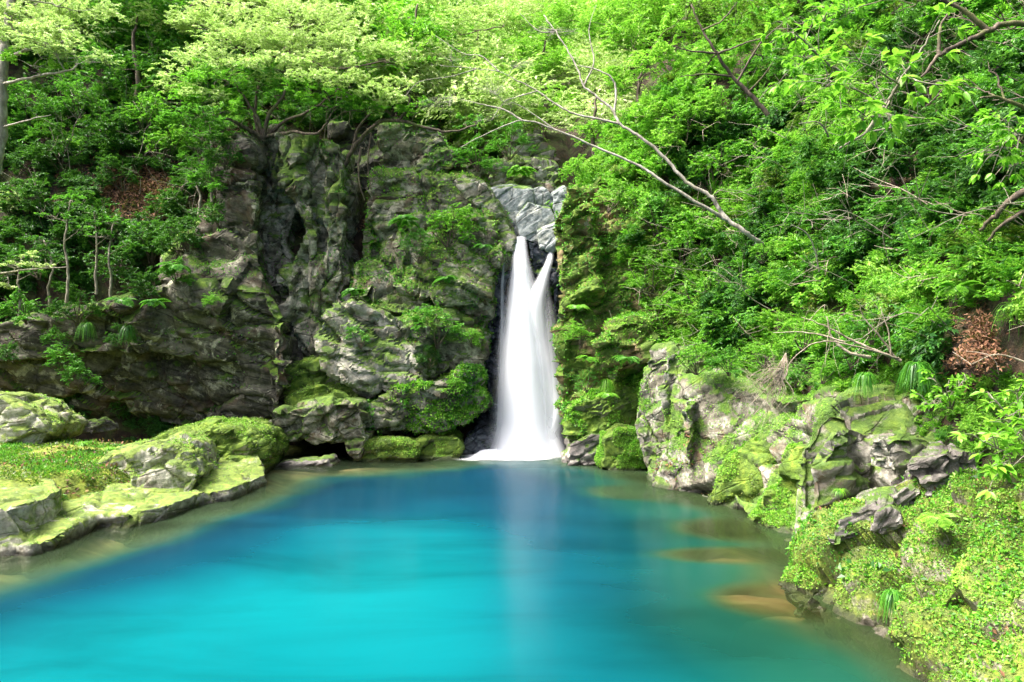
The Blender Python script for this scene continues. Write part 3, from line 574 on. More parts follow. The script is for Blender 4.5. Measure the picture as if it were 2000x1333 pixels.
sheet('main_stream', [(463, 1002, 1029, 18.1), (500, 998, 1034, 17.85), (560, 987, 1052, 17.7), (606, 978, 1068, 17.65), (659, 967, 1074, 17.6), (712, 960, 1088, 17.55), (768, 955, 1100, 17.5), (828, 948, 1108, 17.45), (870, 936, 1114, 17.42), (905, 905, 1130, 17.4)], veil=[1.3, 1.3, 1.2, 1.05, .95, .9, .88, .9, 1.0, 1.3], seed=1)
sheet('main_stream', [(466, 1004, 1026, 18.0), (520, 1000, 1032, 17.7), (606, 986, 1048, 17.55), (712, 973, 1066, 17.42), (828, 965, 1082, 17.32), (905, 945, 1102, 17.25)], veil=[1.2, 1.2, 1.15, 1.1, 1.1, 1.3], seed=2)
sheet('side_stream', [(486, 1072, 1083, 18.0), (511, 1064, 1081, 17.8), (543, 1046, 1074, 17.7), (578, 1024, 1070, 17.62), (606, 1012, 1072, 17.6), (659, 1018, 1078, 17.57), (712, 1020, 1090, 17.53), (768, 1022, 1098, 17.5), (828, 1026, 1096, 17.45), (905, 1018, 1108, 17.38)], veil=[1.2, 1.2, 1.1, 1.0, .85, .72, .68, .75, .95, 1.25], seed=3)
sheet('side_stream', [(535, 1064, 1074, 17.75), (578, 1058, 1078, 17.68), (606, 1054, 1088, 17.65), (659, 1050, 1100, 17.6), (712, 1052, 1106, 17.55), (768, 1056, 1110, 17.5), (804, 1060, 1115, 17.47), (830, 1050, 1104, 17.45), (853, 1040, 1098, 17.42), (905, 1036, 1124, 17.35)], veil=[.12, .16, .22, .32, .45, .65, .9, 1.0, 1.1, 1.3], seed=4, nU=18)
sheet('thin_trickle', [(505, 980, 988, 17.9), (560, 976, 986, 17.8), (640, 974, 988, 17.75), (720, 970, 988, 17.7), (900, 962, 990, 17.5)], veil=[.35, .3, .3, .35, .5], seed=5, nU=8)
# foam where it lands
rng = np.random.default_rng(5)
XYf, Ff = grid(-2.2, 1.6, 90, 15.6, 18.2, 60); e = np.sqrt(((XYf[:, 0]+.12)/1.45)**2+((XYf[:, 1]-17.3)/.85)**2)+.22*fbm(np.column_stack([XYf*1.8, 0*XYf[:, 0]]), 4, 4)
fz = .015+.16*sst(.75, .1, e)+.05*fbm(np.column_stack([XYf*3, 0*XYf[:, 0]]), 3, 9)*sst(1, .3, e)
fm = mesh_np('foam', np.column_stack([XYf, fz])-np.array(fall.location), Ff, smooth=True)
a = fm.attributes.new('veil', 'FLOAT', 'POINT'); a.data.foreach_set('value', np.clip(1.25*sst(1.02, .35, e), 0, 1).astype(np.float32))
t = NT('foam'); wv = t.n.new('ShaderNodeAttribute'); wv.attribute_name = 'veil'; t.bsdf.inputs['Base Color'].default_value = (.92, .95, .97, 1); t.bsdf.inputs['Roughness'].default_value = .7
nz = t.noise(t.pos(), 6, 5, .6)
t.l.new(t.math('MULTIPLY', wv.outputs['Fac'], t.math('ADD', t.math('MULTIPLY', nz, .8), .55), clamp=True), t.bsdf.inputs['Alpha'])
link('foam', fm, [t.m], fall)
# ------------------------------------------------------------------ vegetation
def leafset(name, a, b, c, d, **k): M[name] = leaf_mat(name, [(.22, a), (.42, b), (.60, c), (.80, d)], **k)
leafset('leaf_dark', (.008, .036, .008), (.018, .082, .014), (.04, .145, .02), (.10, .24, .035), trans=.24, spec=.25)  # dark evergreen leaf; its tone also stands in for shade under the canopy
leafset('leaf_mid', (.018, .088, .011), (.045, .19, .016), (.085, .29, .022), (.17, .40, .045), trans=.38)
leafset('leaf_bright', (.05, .18, .014), (.11, .33, .02), (.20, .46, .03), (.32, .56, .07), trans=.46)
leafset('leaf_lime', (.085, .23, .02), (.165, .385, .03), (.27, .50, .05), (.40, .60, .11), trans=.46)
leafset('leaf_pale', (.28, .38, .09), (.44, .55, .18), (.58, .65, .30), (.70, .74, .46), trans=.42)  # washed-out glow and haze of the high crowns is put into this colour
leafset('leaf_brown', (.05, .022, .012), (.13, .055, .028), (.22, .10, .05), (.33, .19, .11), trans=.12, rough=.7)
leafset('leaf_olive', (.03, .055, .008), (.07, .11, .012), (.13, .18, .02), (.21, .26, .035), trans=.35)
M['bark'] = bark_mat('brown_bark', (.018, .014, .010), (.07, .052, .036), (.16, .125, .09), moss=.55)
M['bark_pale'] = bark_mat('pale_bark', (.10, .09, .07), (.24, .225, .185), (.42, .40, .35), moss=.3, scale=12)
M['bark_grey'] = bark_mat('grey_sapling_bark', (.06, .055, .04), (.17, .155, .115), (.33, .31, .24), moss=.4)
M['twig'] = bark_mat('dry_twig_bark', (.10, .08, .055), (.25, .21, .15), (.42, .38, .30))
UP = np.array([0, 0, 1.0])
def rdir(rng, n): return nrm(rng.normal(size=(n, 3)))
def add_leaves(mb, P, D, N, L, W, mi=1, fold=.18, curl=.12):
    D = nrm(D); S = nrm(np.cross(D, N)); N = np.cross(S, D); n = len(P)
    L = np.broadcast_to(L, n)[:, None]; W = np.broadcast_to(W, n)[:, None]
    mid = P+D*L*.45
    V = np.stack([P, mid+S*W*.5+N*fold*W, P+D*L-N*curl*L, mid-S*W*.5+N*fold*W], 1).reshape(-1, 3)
    b = np.arange(n)[:, None]*4
    mb.add(V, np.concatenate([b+np.array([[0, 1, 2]]), b+np.array([[0, 2, 3]])]), mi)
def spray(mb, rng, T, Dr, k, tl, L, asp=.42, droop=.22, jit=.38, mi=1, curl=.12, flat=.6):
    """k leaves along a short twig ending at each tip T and heading Dr, set alternately in a flat fan"""
    n = len(T); Dr = nrm(Dr); side = nrm(np.cross(Dr, UP)+1e-4)
    t = np.linspace(.0, 1, k)[None, :, None]+rng.uniform(-.04, .04, (n, k, 1))
    tl = np.broadcast_to(tl, n)[:, None, None]
    P = T[:, None]-Dr[:, None]*tl*(1-t)-UP*tl*droop*.6*t*t
    sg = np.where(np.arange(k) % 2 == 0, 1.0, -1.0)[None, :, None]
    fan = (1-t)*.9+.15
    D = Dr[:, None]*(.75)+side[:, None]*sg*fan-UP*droop*(.5+t)+rng.normal(0, jit*.55, (n, k, 3))
    N = UP*flat+Dr[:, None]*.12+rng.normal(0, jit, (n, k, 3))
    Ls = L*rng.uniform(.65, 1.2, (n, k))*(1-.25*np.abs(t[:, :, 0]-.5))
    add_leaves(mb, P.reshape(-1, 3), D.reshape(-1, 3), N.reshape(-1, 3), Ls.ravel(), (Ls*asp).ravel(), mi, curl=curl)
def pad(mb, rng, c, rad, n, k, L, asp=.42, tl=None, mi=1, zmin=-.25, clump=.55, droop=.22, jit=.38, lift=.15):
    """lumpy shell of sprays over an ellipsoid"""
    rad = np.asarray(rad, float); m = max(3, int(n/11)); cc = rdir(rng, m*3); cc = cc[cc[:, 2] > zmin][:m]; m = len(cc)
    d = nrm(cc[rng.integers(0, m, n)]+rng.normal(0, .33*clump/.55, (n, 3)))
    d[:, 2] = np.where(d[:, 2] < zmin, -d[:, 2]*.5, d[:, 2])
    lump = 1+.16*np.sin(7*d[:, :1]+3*c[0])+.12*np.sin(9*d[:, 1:2]+5*c[2])
    r = rng.uniform(.62, 1.0, (n, 1))*lump
    T = np.asarray(c)+d*rad*r
    Dr = nrm(d*np.array([1, 1, .35])*rad/rad.max()+np.array([0, 0, lift])+rng.normal(0, .3, (n, 3)))
    spray(mb, rng, T, Dr, k, (tl if tl else rad.min()*.55)*rng.uniform(.6, 1.2, n), L, asp, droop, jit, mi)
    return T
def near_on(curves, p):
    best = None
    for cv, rr in curves:
        d = np.linalg.norm(cv-p, axis=1); w = d+.6*np.maximum(cv[:, 2]-p[2], 0); k = int(np.argmin(w))
        if best is None or w[k] < best[0]: best = (w[k], cv[k], rr[k], cv[max(k-1, 0)])
    return best
def tree(name, label, cat, trunks, pads, leaf='leaf_mid', bark='bark', L=.09, asp=.42, dens=26, k=18, seed=0, group=None, twigs=5, droop=.2, extra=(), base=None, zmin=-.25, sides=7, tlf=None):
    """trunks: [([(px,py,Y)..], r0, r1)], pads: [(px,py,Y,rx,ry[,leaf])] in photo pixels"""
    rng = np.random.default_rng(seed+100)
    b = at(*trunks[0][0][0]) if base is None else np.asarray(base)
    root = thing(name, label, cat, b, group); curves = []
    for pts, r0, r1 in trunks:
        cv = smooth_line([at(*p) for p in pts], 6, rng, r0*.18)
        rr = np.linspace(r0, r1, len(cv)); curves.append((cv, rr))
        mb = MB(); mb.add(*tube(cv-b, rr, sides=sides, rng=rng, wob=.06)); mb.build('trunk' if r0 > .02 else 'branch', [M[bark]], root, smooth=True)
    bins = {}
    for pd in pads:
        px, py, Y, rx, ry = pd[:5]; lf = pd[5] if len(pd) > 5 else leaf
        c = at(px, py, Y); R = np.array([rx/FPX*Y, rx/FPX*Y*.8, ry/FPX*Y]); area = R[0]*R[2]
        mb = bins.setdefault(lf, MB())
        n = int(max(10, dens*area/(L*L)*.085)); T = pad(mb, rng, c-b, R, n, k, L, asp, tl=tlf, droop=droop, zmin=zmin)
        if curves:
            _, q, qr, _ = near_on(curves, c)
            mid = q*.5+c*.5+rng.normal(0, .08*np.linalg.norm(c-q)+.01, 3); l1 = smooth_line([q, mid, c-np.array([0, 0, R[2]*.2])], 5, rng, .01)
            tw = MB(); r = min(qr*.7, .012+.008*np.linalg.norm(c-q)); tw.add(*tube(l1-b, r, r*.4, 5))
            for i in rng.integers(0, len(T), twigs):
                s = l1[rng.integers(len(l1)//2, len(l1))]-b; e = T[i]; tw.add(*tube(smooth_line([s, (s+e)/2+rng.normal(0, .05, 3), e], 3), r*.4, r*.12, 4))
            tw.build('branch', [M[bark]], root, smooth=True)
    for lf, mb in bins.items(): mb.build('crown', [M[bark], M[lf]], root)
    return root

# where a line of sight meets the hillside
def hill_z(x, y): return hill_h(np.array([[x, y]]))[0]
_HG = HV[:, 2].reshape(285, 257)
def hgrid(P):
    fx = np.clip((P[:, 0]+34)/64*256, 0, 255.99); fy = np.clip((P[:, 1]+9)/71*284, 0, 283.99); i = fx.astype(int); j = fy.astype(int); u = fx-i; v = fy-j
    return (_HG[j, i]*(1-u)+_HG[j, i+1]*u)*(1-v)+(_HG[j+1, i]*(1-u)+_HG[j+1, i+1]*u)*v
def hit(px, py):
    Y = np.linspace(4, 60, 1200); P = np.stack([(px-1000)/FPX*Y, Y, CZ-(py-666.5)/FPX*Y], 1)
    k = np.nonzero(hgrid(P) > P[:, 2])[0]
    return Y[k[0]] if len(k) else 50.0
# ---- shrub kinds: one build per kind and variant, copied
KIND = {'dark': ('leaf_dark', .085, .42, 150, 22), 'mid': ('leaf_mid', .08, .42, 150, 22), 'bright': ('leaf_bright', .075, .42, 160, 22), 'feather': ('leaf_bright', .05, .34, 190, 30), 'midfeather': ('leaf_mid', .05, .34, 190, 30),
        'lime': ('leaf_lime', .075, .45, 150, 22), 'dead': ('leaf_brown', .08, .42, 110, 20), 'pale': ('leaf_pale', .07, .42, 160, 24), 'olive': ('leaf_olive', .075, .42, 150, 22)}
PROTO = {}
def shrub_meshes(kind, var):
    key = (kind, var)
    if key in PROTO: return PROTO[key]
    lf, L, asp, n, k = KIND[kind]; rng = np.random.default_rng(abs(hash(kind)) % 1000*0+sum(map(ord, kind))*7+var*31)
    fol = MB()
    for c, R, f in (((0, 0, .1), (.95, .85, .75), .5), ((.45, -.15, -.2), (.6, .55, .5), .22), ((-.5, -.2, -.1), (.6, .5, .5), .2), ((.05, -.3, .45), (.6, .5, .45), .2)):
        c = np.array(c)+rng.normal(0, .1, 3); pad(fol, rng, c, R, int(n*f), k, L/.8*1.0, asp, tl=.34, droop=.28, zmin=-.55)
    st = MB()
    for i in range(9):
        e = rdir(rng, 1)[0]*np.array([.8, .7, .6])+np.array([0, -.1, .15]); s = np.array([rng.normal(0, .05), .25, -.75])
        l = smooth_line([s, (s+e)/2+rng.normal(0, .12, 3)+np.array([0, 0, .1]), e], 4); st.add(*tube(l, .022, .006, 5))
    PROTO[key] = (st.mesh('stems', True), fol.mesh('foliage'))
    for m in PROTO[key]: m.materials.append(M['bark']); 
    PROTO[key][1].materials.append(M[lf])
    return PROTO[key]
def shrub(kind, px, py, r, label, Y=None, group='shrubs on the gorge slopes', cat='shrub', squash=1.0, var=None):
    rng = np.random.default_rng(int(px*7+py*13)); Yh = (hit(px, py)-.25) if Y is None else Y
    Yh = Yh-.35*r/FPX*Yh if Y is None else Yh
    c = at(px, py, Yh); s = r/FPX*Yh
    o = thing('shrub', label, cat, c, group, rng.uniform(-.6, .6)); o.scale = (s, s, s*squash)
    a, b = shrub_meshes(kind, int(rng.integers(0, 2)) if var is None else var)
    link('stems', a, [], o); link('foliage', b, [], o)
    return o
# ---- scatter helpers
def on_mesh(V, F, n, rng, mask):
    A, B, C = V[F[:, 0]], V[F[:, 1]], V[F[:, 2]]; nn = np.cross(B-A, C-A); ar = np.linalg.norm(nn, axis=1); N = nn/np.maximum(ar, 1e-9)[:, None]
    w = ar*mask((A+B+C)/3, N); w = np.maximum(w, 0)
    if w.sum() <= 0: return np.zeros((0, 3)), np.zeros((0, 3))
    i = rng.choice(len(F), n, p=w/w.sum()); u, v = rng.random(n), rng.random(n); fl = u+v > 1; u[fl] = 1-u[fl]; v[fl] = 1-v[fl]
    return A[i]+(B-A)[i]*u[:, None]+(C-A)[i]*v[:, None], N[i]
def cover(name, P, N, L, leaf, rng, asp=.6, rise=.7, lift=.5, kind='stuff'):
    mb = MB(); n = len(P); D = nrm(rdir(rng, n)*1.0+N*rise); Ls = L*rng.uniform(.5, 1.3, n)
    add_leaves(mb, P+N*Ls[:, None]*lift*rng.random((n, 1)), D, nrm(N+UP*.5+rng.normal(0, .4, (n, 3))), Ls, Ls*asp, 0, curl=.15)
    o = mb.build(name, [M[leaf]]); o['kind'] = kind; return o
SRC = {}
def clump_src(kind, R, n, k, L, leaf, var=0, asp=.42, flat=.8, droop=.25, zmin=-.4):
    rng = np.random.default_rng(sum(map(ord, kind))+var*77); mb = MB(); pad(mb, rng, np.zeros(3), (R, R, R*flat), n, k, L, asp, tl=R*.6, droop=droop, zmin=zmin, mi=0)
    m = mb.mesh('clump'); m.materials.append(M[leaf]); o = bpy.data.objects.new('clump', m); SRC.setdefault(kind, []).append(o)
for v in range(3):
    clump_src('dark', .42, 46, 16, .085, 'leaf_dark', v); clump_src('mid', .42, 46, 16, .08, 'leaf_mid', v); clump_src('bright', .40, 46, 16, .075, 'leaf_bright', v)
    clump_src('fine', .34, 46, 22, .042, 'leaf_bright', v, .34); clump_src('lime', .34, 46, 16, .06, 'leaf_lime', v); clump_src('olive', .4, 46, 16, .07, 'leaf_olive', v)
    clump_src('crown_pale', 2.0, 130, 24, .15, 'leaf_pale', v, .45, .6); clump_src('crown_bright', 2.0, 120, 24, .17, 'leaf_bright', v, .45, .6); clump_src('crown_mid', 2.0, 120, 24, .17, 'leaf_mid', v, .45, .65); clump_src('crown_lime', 2.0, 120, 24, .16, 'leaf_lime', v, .45, .6)
def thicket(name, P, scl, kinds, rng, tilt=.35):
    """one mass of undergrowth: clumps placed over the ground"""
    n = len(P); me = bpy.data.meshes.new(name); me.vertices.add(n); me.vertices.foreach_set('co', np.asarray(P, np.float32).ravel())
    rot = np.column_stack([rng.normal(0, tilt, n), rng.normal(0, tilt, n), rng.uniform(0, 6.28, n)]).astype(np.float32)
    col = bpy.data.collections.new(name+'_clumps'); objs = []
    for kd, wgt in kinds:
        for o in SRC[kd]: col.objects.link(o); objs.append((o.name, wgt/len(SRC[kd])))
    objs.sort(key=lambda x: x[0]); pr = np.array([x[1] for x in objs]); pr /= pr.sum()
    idx = rng.choice(len(objs), n, p=pr).astype(np.int32)
    for nm, tp, val in (('rot', 'FLOAT_VECTOR', rot), ('scl', 'FLOAT', np.asarray(scl, np.float32)), ('idx', 'INT', idx)):
        a = me.attributes.new(nm, tp, 'POINT'); a.data.foreach_set('vector' if tp == 'FLOAT_VECTOR' else 'value', val.ravel())
    ob = link(name, me, [], kind='stuff')
    ng = bpy.data.node_groups.new(name, 'GeometryNodeTree'); ng.interface.new_socket('Geometry', in_out='INPUT', socket_type='NodeSocketGeometry'); ng.interface.new_socket('Geometry', in_out='OUTPUT', socket_type='NodeSocketGeometry')
    gi = ng.nodes.new('NodeGroupInput'); go = ng.nodes.new('NodeGroupOutput'); ip = ng.nodes.new('GeometryNodeInstanceOnPoints'); ci = ng.nodes.new('GeometryNodeCollectionInfo')
    ci.inputs['Collection'].default_value = col; ci.inputs['Separate Children'].default_value = True; ci.inputs['Reset Children'].default_value = True
    ip.inputs['Pick Instance'].default_value = True
    L = ng.links.new; L(gi.outputs[0], ip.inputs['Points']); L(ci.outputs[0], ip.inputs['Instance'])
    for nm, tp, sk in (('rot', 'FLOAT_VECTOR', 'Rotation'), ('scl', 'FLOAT', 'Scale'), ('idx', 'INT', 'Instance Index')):
        na = ng.nodes.new('GeometryNodeInputNamedAttribute'); na.data_type = tp; na.inputs[0].default_value = nm
        L(next(s for s in na.outputs if s.enabled), ip.inputs[sk])
    L(ip.outputs[0], go.inputs[0]); md = ob.modifiers.new('scatter', 'NODES'); md.node_group = ng
    return ob
def by_px(P): return 1000+P[:, 0]/P[:, 1]*FPX, 666.5-(P[:, 2]-CZ)/P[:, 1]*FPX

# ---- masses: the slope thickets, the wood up the valley, what creeps over the rocks
rng = np.random.default_rng(42)
HT = HF
def hill_pts(n, x0, x1, y0, y1, zmin=.6, zmax=40, extra=None):
    P, N = on_mesh(HV, HT, n, rng, lambda c, nn: (c[:, 0] > x0)*(c[:, 0] < x1)*(c[:, 1] > y0)*(c[:, 1] < y1)*(c[:, 2] > np.where((c[:, 0] > 2)*(c[:, 1] < 13.5), 2.1, zmin))*(c[:, 2] < zmax)*(extra(c) if extra else 1.0))
    return P, N
P, N = hill_pts(4200, 1.0, 13, 4, 20, .8, 12); P = P+N*rng.uniform(-.05, .45, (len(P), 1))
nz = fbm(P/1.8, 3, 77)
px_, py_ = by_px(P); corner = sst(1560, 1760, px_)*sst(610, 430, py_); nz = nz-.55*corner; keep = rng.random(len(P)) > .5*corner; P = P[keep]; nz = nz[keep]  # shade of the upper corner imitated by darker leaves and thinner growth
bk = (px_[keep] > 1840) & (py_[keep] > 575) & (py_[keep] < 790); P = P[~bk]; nz = nz[~bk]
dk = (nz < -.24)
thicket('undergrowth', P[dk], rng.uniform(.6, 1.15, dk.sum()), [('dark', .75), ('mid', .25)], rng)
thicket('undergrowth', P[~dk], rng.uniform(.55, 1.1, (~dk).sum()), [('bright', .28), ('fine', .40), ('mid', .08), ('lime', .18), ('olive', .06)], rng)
P, N = on_mesh(HV, HT, 900, rng, lambda c, nn: (c[:, 0] > 3)*(c[:, 0] < 9)*(c[:, 1] > 4)*(c[:, 1] < 13.5)*(c[:, 2] > .7)*(c[:, 2] < 2.3))
thicket('undergrowth', P, rng.uniform(.25, .5, len(P)), [('lime', .3), ('bright', .4), ('fine', .3)], rng)
P, N = hill_pts(3400, -17, -.5, 15, 27, 2.0, 16); P = P+N*rng.uniform(-.05, .35, (len(P), 1)); px_, py_ = by_px(P)
P = P[~((px_ > 440) & (px_ < 960) & (py_ > 250))]
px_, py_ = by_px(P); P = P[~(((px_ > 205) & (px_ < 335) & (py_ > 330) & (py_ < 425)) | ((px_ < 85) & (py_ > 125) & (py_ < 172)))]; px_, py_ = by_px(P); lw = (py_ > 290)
thicket('undergrowth', P[lw], rng.uniform(.5, 1.0, lw.sum()), [('dark', 1.0)], rng)  # slope under the canopy: its shade is put into the leaf colour
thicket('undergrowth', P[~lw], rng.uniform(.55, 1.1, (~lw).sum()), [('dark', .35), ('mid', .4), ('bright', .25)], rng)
P, N = hill_pts(900, -26, 24, 21.5, 56, 6, 60); P = P+np.array([0, 0, 1.0])*rng.uniform(.6, 2.6, (len(P), 1))
lf = P[:, 0] < -3
thicket('forest', P[lf], rng.uniform(.7, 1.2, lf.sum()), [('crown_mid', .25), ('crown_bright', .25), ('crown_pale', .5)], rng, .2)
thicket('forest', P[~lf], rng.uniform(.7, 1.2, (~lf).sum()), [('crown_lime', .32), ('crown_bright', .1), ('crown_pale', .58)], rng, .2)  # pale share stands in for the bright haze up the valley
# ---- named trees
G1 = 'trees leaning over the gorge'
tree('tree', 'many stemmed mossy tree on top of the ribbed cliff with layered pale crown', 'tree',
     [([(512, 272, 18.2), (505, 235, 18.1), (480, 195, 18.0), (455, 160, 17.9)], .055, .018), ([(514, 272, 18.2), (525, 225, 18.1), (555, 185, 18.0), (570, 120, 18.1)], .06, .018), ([(518, 270, 18.3), (560, 235, 18.0), (610, 215, 17.7), (660, 175, 17.6)], .05, .016),
      ([(508, 272, 18.3), (498, 220, 18.4), (505, 150, 18.5), (490, 90, 18.5)], .05, .016), ([(510, 270, 18.1), (480, 250, 17.8), (450, 235, 17.5), (400, 222, 17.3)], .06, .02), ([(520, 268, 18.2), (570, 258, 17.9), (615, 262, 17.7), (640, 240, 17.5)], .05, .02)],
     [(365, 240, 17.2, 58, 22, 'leaf_mid'), (420, 165, 17.7, 90, 38, 'leaf_bright'), (400, 120, 18.0, 80, 34, 'leaf_pale'), (395, 190, 17.4, 60, 22, 'leaf_pale'), (455, 135, 17.5, 80, 26, 'leaf_pale'), (540, 130, 17.6, 90, 28, 'leaf_pale'), (620, 160, 17.2, 80, 24, 'leaf_pale'), (450, 45, 18.8, 100, 38, 'leaf_pale'), (590, 45, 18.8, 110, 40, 'leaf_pale'), (690, 90, 18.2, 80, 34, 'leaf_pale'), (480, 90, 18.3, 95, 36, 'leaf_pale'), (565, 95, 18.2, 90, 36, 'leaf_pale'), (650, 130, 17.7, 85, 34, 'leaf_pale'), (600, 180, 17.5, 70, 24, 'leaf_bright'), (500, 150, 18.2, 70, 26, 'leaf_mid'), (690, 165, 17.4, 60, 26, 'leaf_pale'), (738, 192, 17.3, 62, 28, 'leaf_pale'), (720, 215, 17.4, 45, 16, 'leaf_bright'), (540, 190, 18.4, 70, 20, 'leaf_mid'), (430, 215, 17.3, 60, 28, 'leaf_bright'), (375, 225, 17.0, 60, 24, 'leaf_mid'), (410, 250, 17.0, 50, 22, 'leaf_mid'), (345, 200, 17.4, 55, 22, 'leaf_bright'), (640, 205, 17.3, 55, 20, 'leaf_mid'), (665, 190, 17.1, 55, 20, 'leaf_bright'), (340, 160, 18, 60, 26, 'leaf_pale')],  # pale upper pads, greener lower ones: top light put into leaf colour
     bark='bark', L=.075, dens=24, k=18, zmin=-.3, seed=1, group=G1)
tree('tree', 'low mossy bough tree creeping along the rim of the dark cleft', 'tree',
     [([(668, 335, 18.5), (690, 290, 18.2), (735, 243, 17.9), (780, 236, 17.7), (830, 250, 17.6), (880, 258, 17.6), (930, 245, 17.8)], .06, .02), ([(690, 290, 18.2), (700, 250, 18.2), (730, 215, 18.2)], .05, .02), ([(780, 236, 17.7), (800, 200, 17.8), (790, 165, 17.8)], .04, .015), ([(668, 335, 18.5), (640, 290, 18.4), (625, 270, 18.3)], .06, .02)],
     [(780, 175, 17.8, 60, 26, 'leaf_pale'), (750, 205, 17.3, 60, 26, 'leaf_pale'), (820, 215, 17.5, 50, 20, 'leaf_bright'), (905, 240, 17.8, 45, 18, 'leaf_mid')], L=.08, dens=20, seed=2, group=G1)
tree('tree', 'grey straight trunk at the picture edge with a spreading whitish green crown', 'tree',
     [([(-8, 340, 13.2), (2, 250, 13.1), (4, 160, 13), (8, 90, 13), (20, 20, 13), (30, -60, 13)], .10, .06), ([(6, 120, 13), (60, 95, 12.7), (130, 80, 12.4)], .04, .012), ([(4, 165, 13), (70, 150, 12.6), (135, 138, 12.3), (150, 128, 12.2)], .028, .010), ([(2, 250, 13.1), (55, 235, 12.7), (100, 225, 12.5)], .02, .006)],
     [(20, 40, 12.9, 90, 32, 'leaf_pale'), (90, 75, 12.5, 90, 26, 'leaf_pale'), (150, 105, 12.3, 70, 20, 'leaf_pale'), (60, 125, 12.4, 80, 20, 'leaf_lime'), (20, 85, 12.6, 60, 22, 'leaf_pale'), (130, 55, 13, 70, 24, 'leaf_pale'), (70, 10, 13.4, 120, 34, 'leaf_pale'), (150, 15, 13.4, 90, 34, 'leaf_pale'), (110, 95, 12.2, 90, 24, 'leaf_pale'), (40, 65, 12.3, 90, 30, 'leaf_pale'), (180, 120, 12.3, 50, 14, 'leaf_pale')],
     bark='bark_pale', L=.06, dens=24, zmin=-.1, seed=3, group=G1)
tree('tree', 'bare pale forked tree reaching across the gorge above the waterfall', 'tree',
     [([(1490, 478, 13.1), (1460, 458, 12.9), (1425, 432, 12.95), (1402, 405, 13.0), (1385, 382, 13.0), (1340, 355, 13.1), (1300, 310, 13.2), (1250, 268, 13.3), (1212, 243, 13.4), (1196, 215, 13.5), (1165, 188, 13.6), (1140, 168, 13.7), (1128, 135, 13.8), (1108, 98, 13.9), (1085, 62, 14.0), (1062, 30, 14.2)], .042, .011),
      ([(1420, 430, 12.95), (1368, 400, 12.9), (1290, 352, 13.0), (1240, 320, 13.1), (1150, 282, 13.2), (1090, 255, 13.3), (1020, 236, 13.4), (960, 258, 13.5), (900, 288, 13.6)], .032, .007),
      ([(1210, 242, 13.4), (1165, 232, 13.5), (1120, 222, 13.6), (1080, 200, 13.7), (1050, 178, 13.8), (1010, 158, 13.9), (975, 140, 14.0), (930, 135, 14.1), (860, 128, 14.2)], .022, .006),
      ([(1200, 220, 13.5), (1203, 175, 13.6), (1192, 150, 13.6), (1160, 135, 13.7), (1130, 128, 13.8)], .024, .008), ([(1020, 236, 13.4), (985, 215, 13.5), (945, 205, 13.6), (905, 195, 13.7)], .02, .006), ([(1050, 178, 13.8), (1010, 190, 13.8), (985, 200, 13.8), (960, 235, 13.8)], .014, .005), ([(1140, 168, 13.7), (1160, 120, 13.8), (1150, 60, 13.9), (1165, 10, 14)], .018, .005),
      ([(975, 140, 14.0), (940, 110, 14.1), (905, 105, 14.2), (850, 70, 14.3)], .014, .005), ([(1085, 255, 13.3), (1030, 215, 13.4), (1000, 200, 13.4)], .012, .004), ([(1085, 62, 14), (1050, 60, 14.1), (1010, 20, 14.2)], .014, .005), ([(930, 135, 14.1), (880, 150, 14.2), (820, 160, 14.2), (790, 190, 14.2)], .012, .004)],
     [(1000, 205, 13.6, 80, 45, 'leaf_pale'), (930, 235, 13.7, 60, 35, 'leaf_lime'), (1080, 60, 14.0, 60, 40, 'leaf_pale'), (880, 110, 14.2, 70, 40, 'leaf_pale'), (960, 170, 13.8, 70, 45, 'leaf_lime'), (1010, 120, 13.9, 60, 40, 'leaf_pale'), (880, 200, 13.8, 70, 36, 'leaf_lime')], bark='bark_pale', L=.045, dens=.7, k=6, seed=4, group=G1, twigs=30)
tree('tree', 'dark twisted branchy tree rising from the thicket on the slope', 'tree',
     [([(1500, 225, 12.5), (1462, 180, 12.5), (1430, 150, 12.5), (1400, 105, 12.4), (1372, 60, 12.4), (1350, 10, 12.4)], .042, .014), ([(1440, 160, 12.5), (1475, 100, 12.4), (1500, 70, 12.4), (1550, 30, 12.3)], .022, .007), ([(1400, 105, 12.4), (1430, 95, 12.2), (1470, 80, 12.1), (1500, 75, 12)], .02, .007), ([(1400, 105, 12.4), (1350, 100, 12.3), (1310, 90, 12.2)], .02, .006), ([(1430, 150, 12.5), (1380, 145, 12.3), (1330, 150, 12.2)], .018, .006), ([(1372, 60, 12.4), (1410, 40, 12.3), (1440, 5, 12.3)], .02, .006), ([(1462, 180, 12.5), (1490, 150, 12.3), (1510, 120, 12.2)], .02, .006)],
     [(1440, 45, 13.2, 110, 45, 'leaf_olive'), (1380, 120, 12.9, 60, 35, 'leaf_lime'), (1500, 130, 13, 60, 40, 'leaf_mid'), (1330, 30, 13.4, 70, 40, 'leaf_olive')], L=.07, dens=14, seed=5, group=G1, twigs=10)
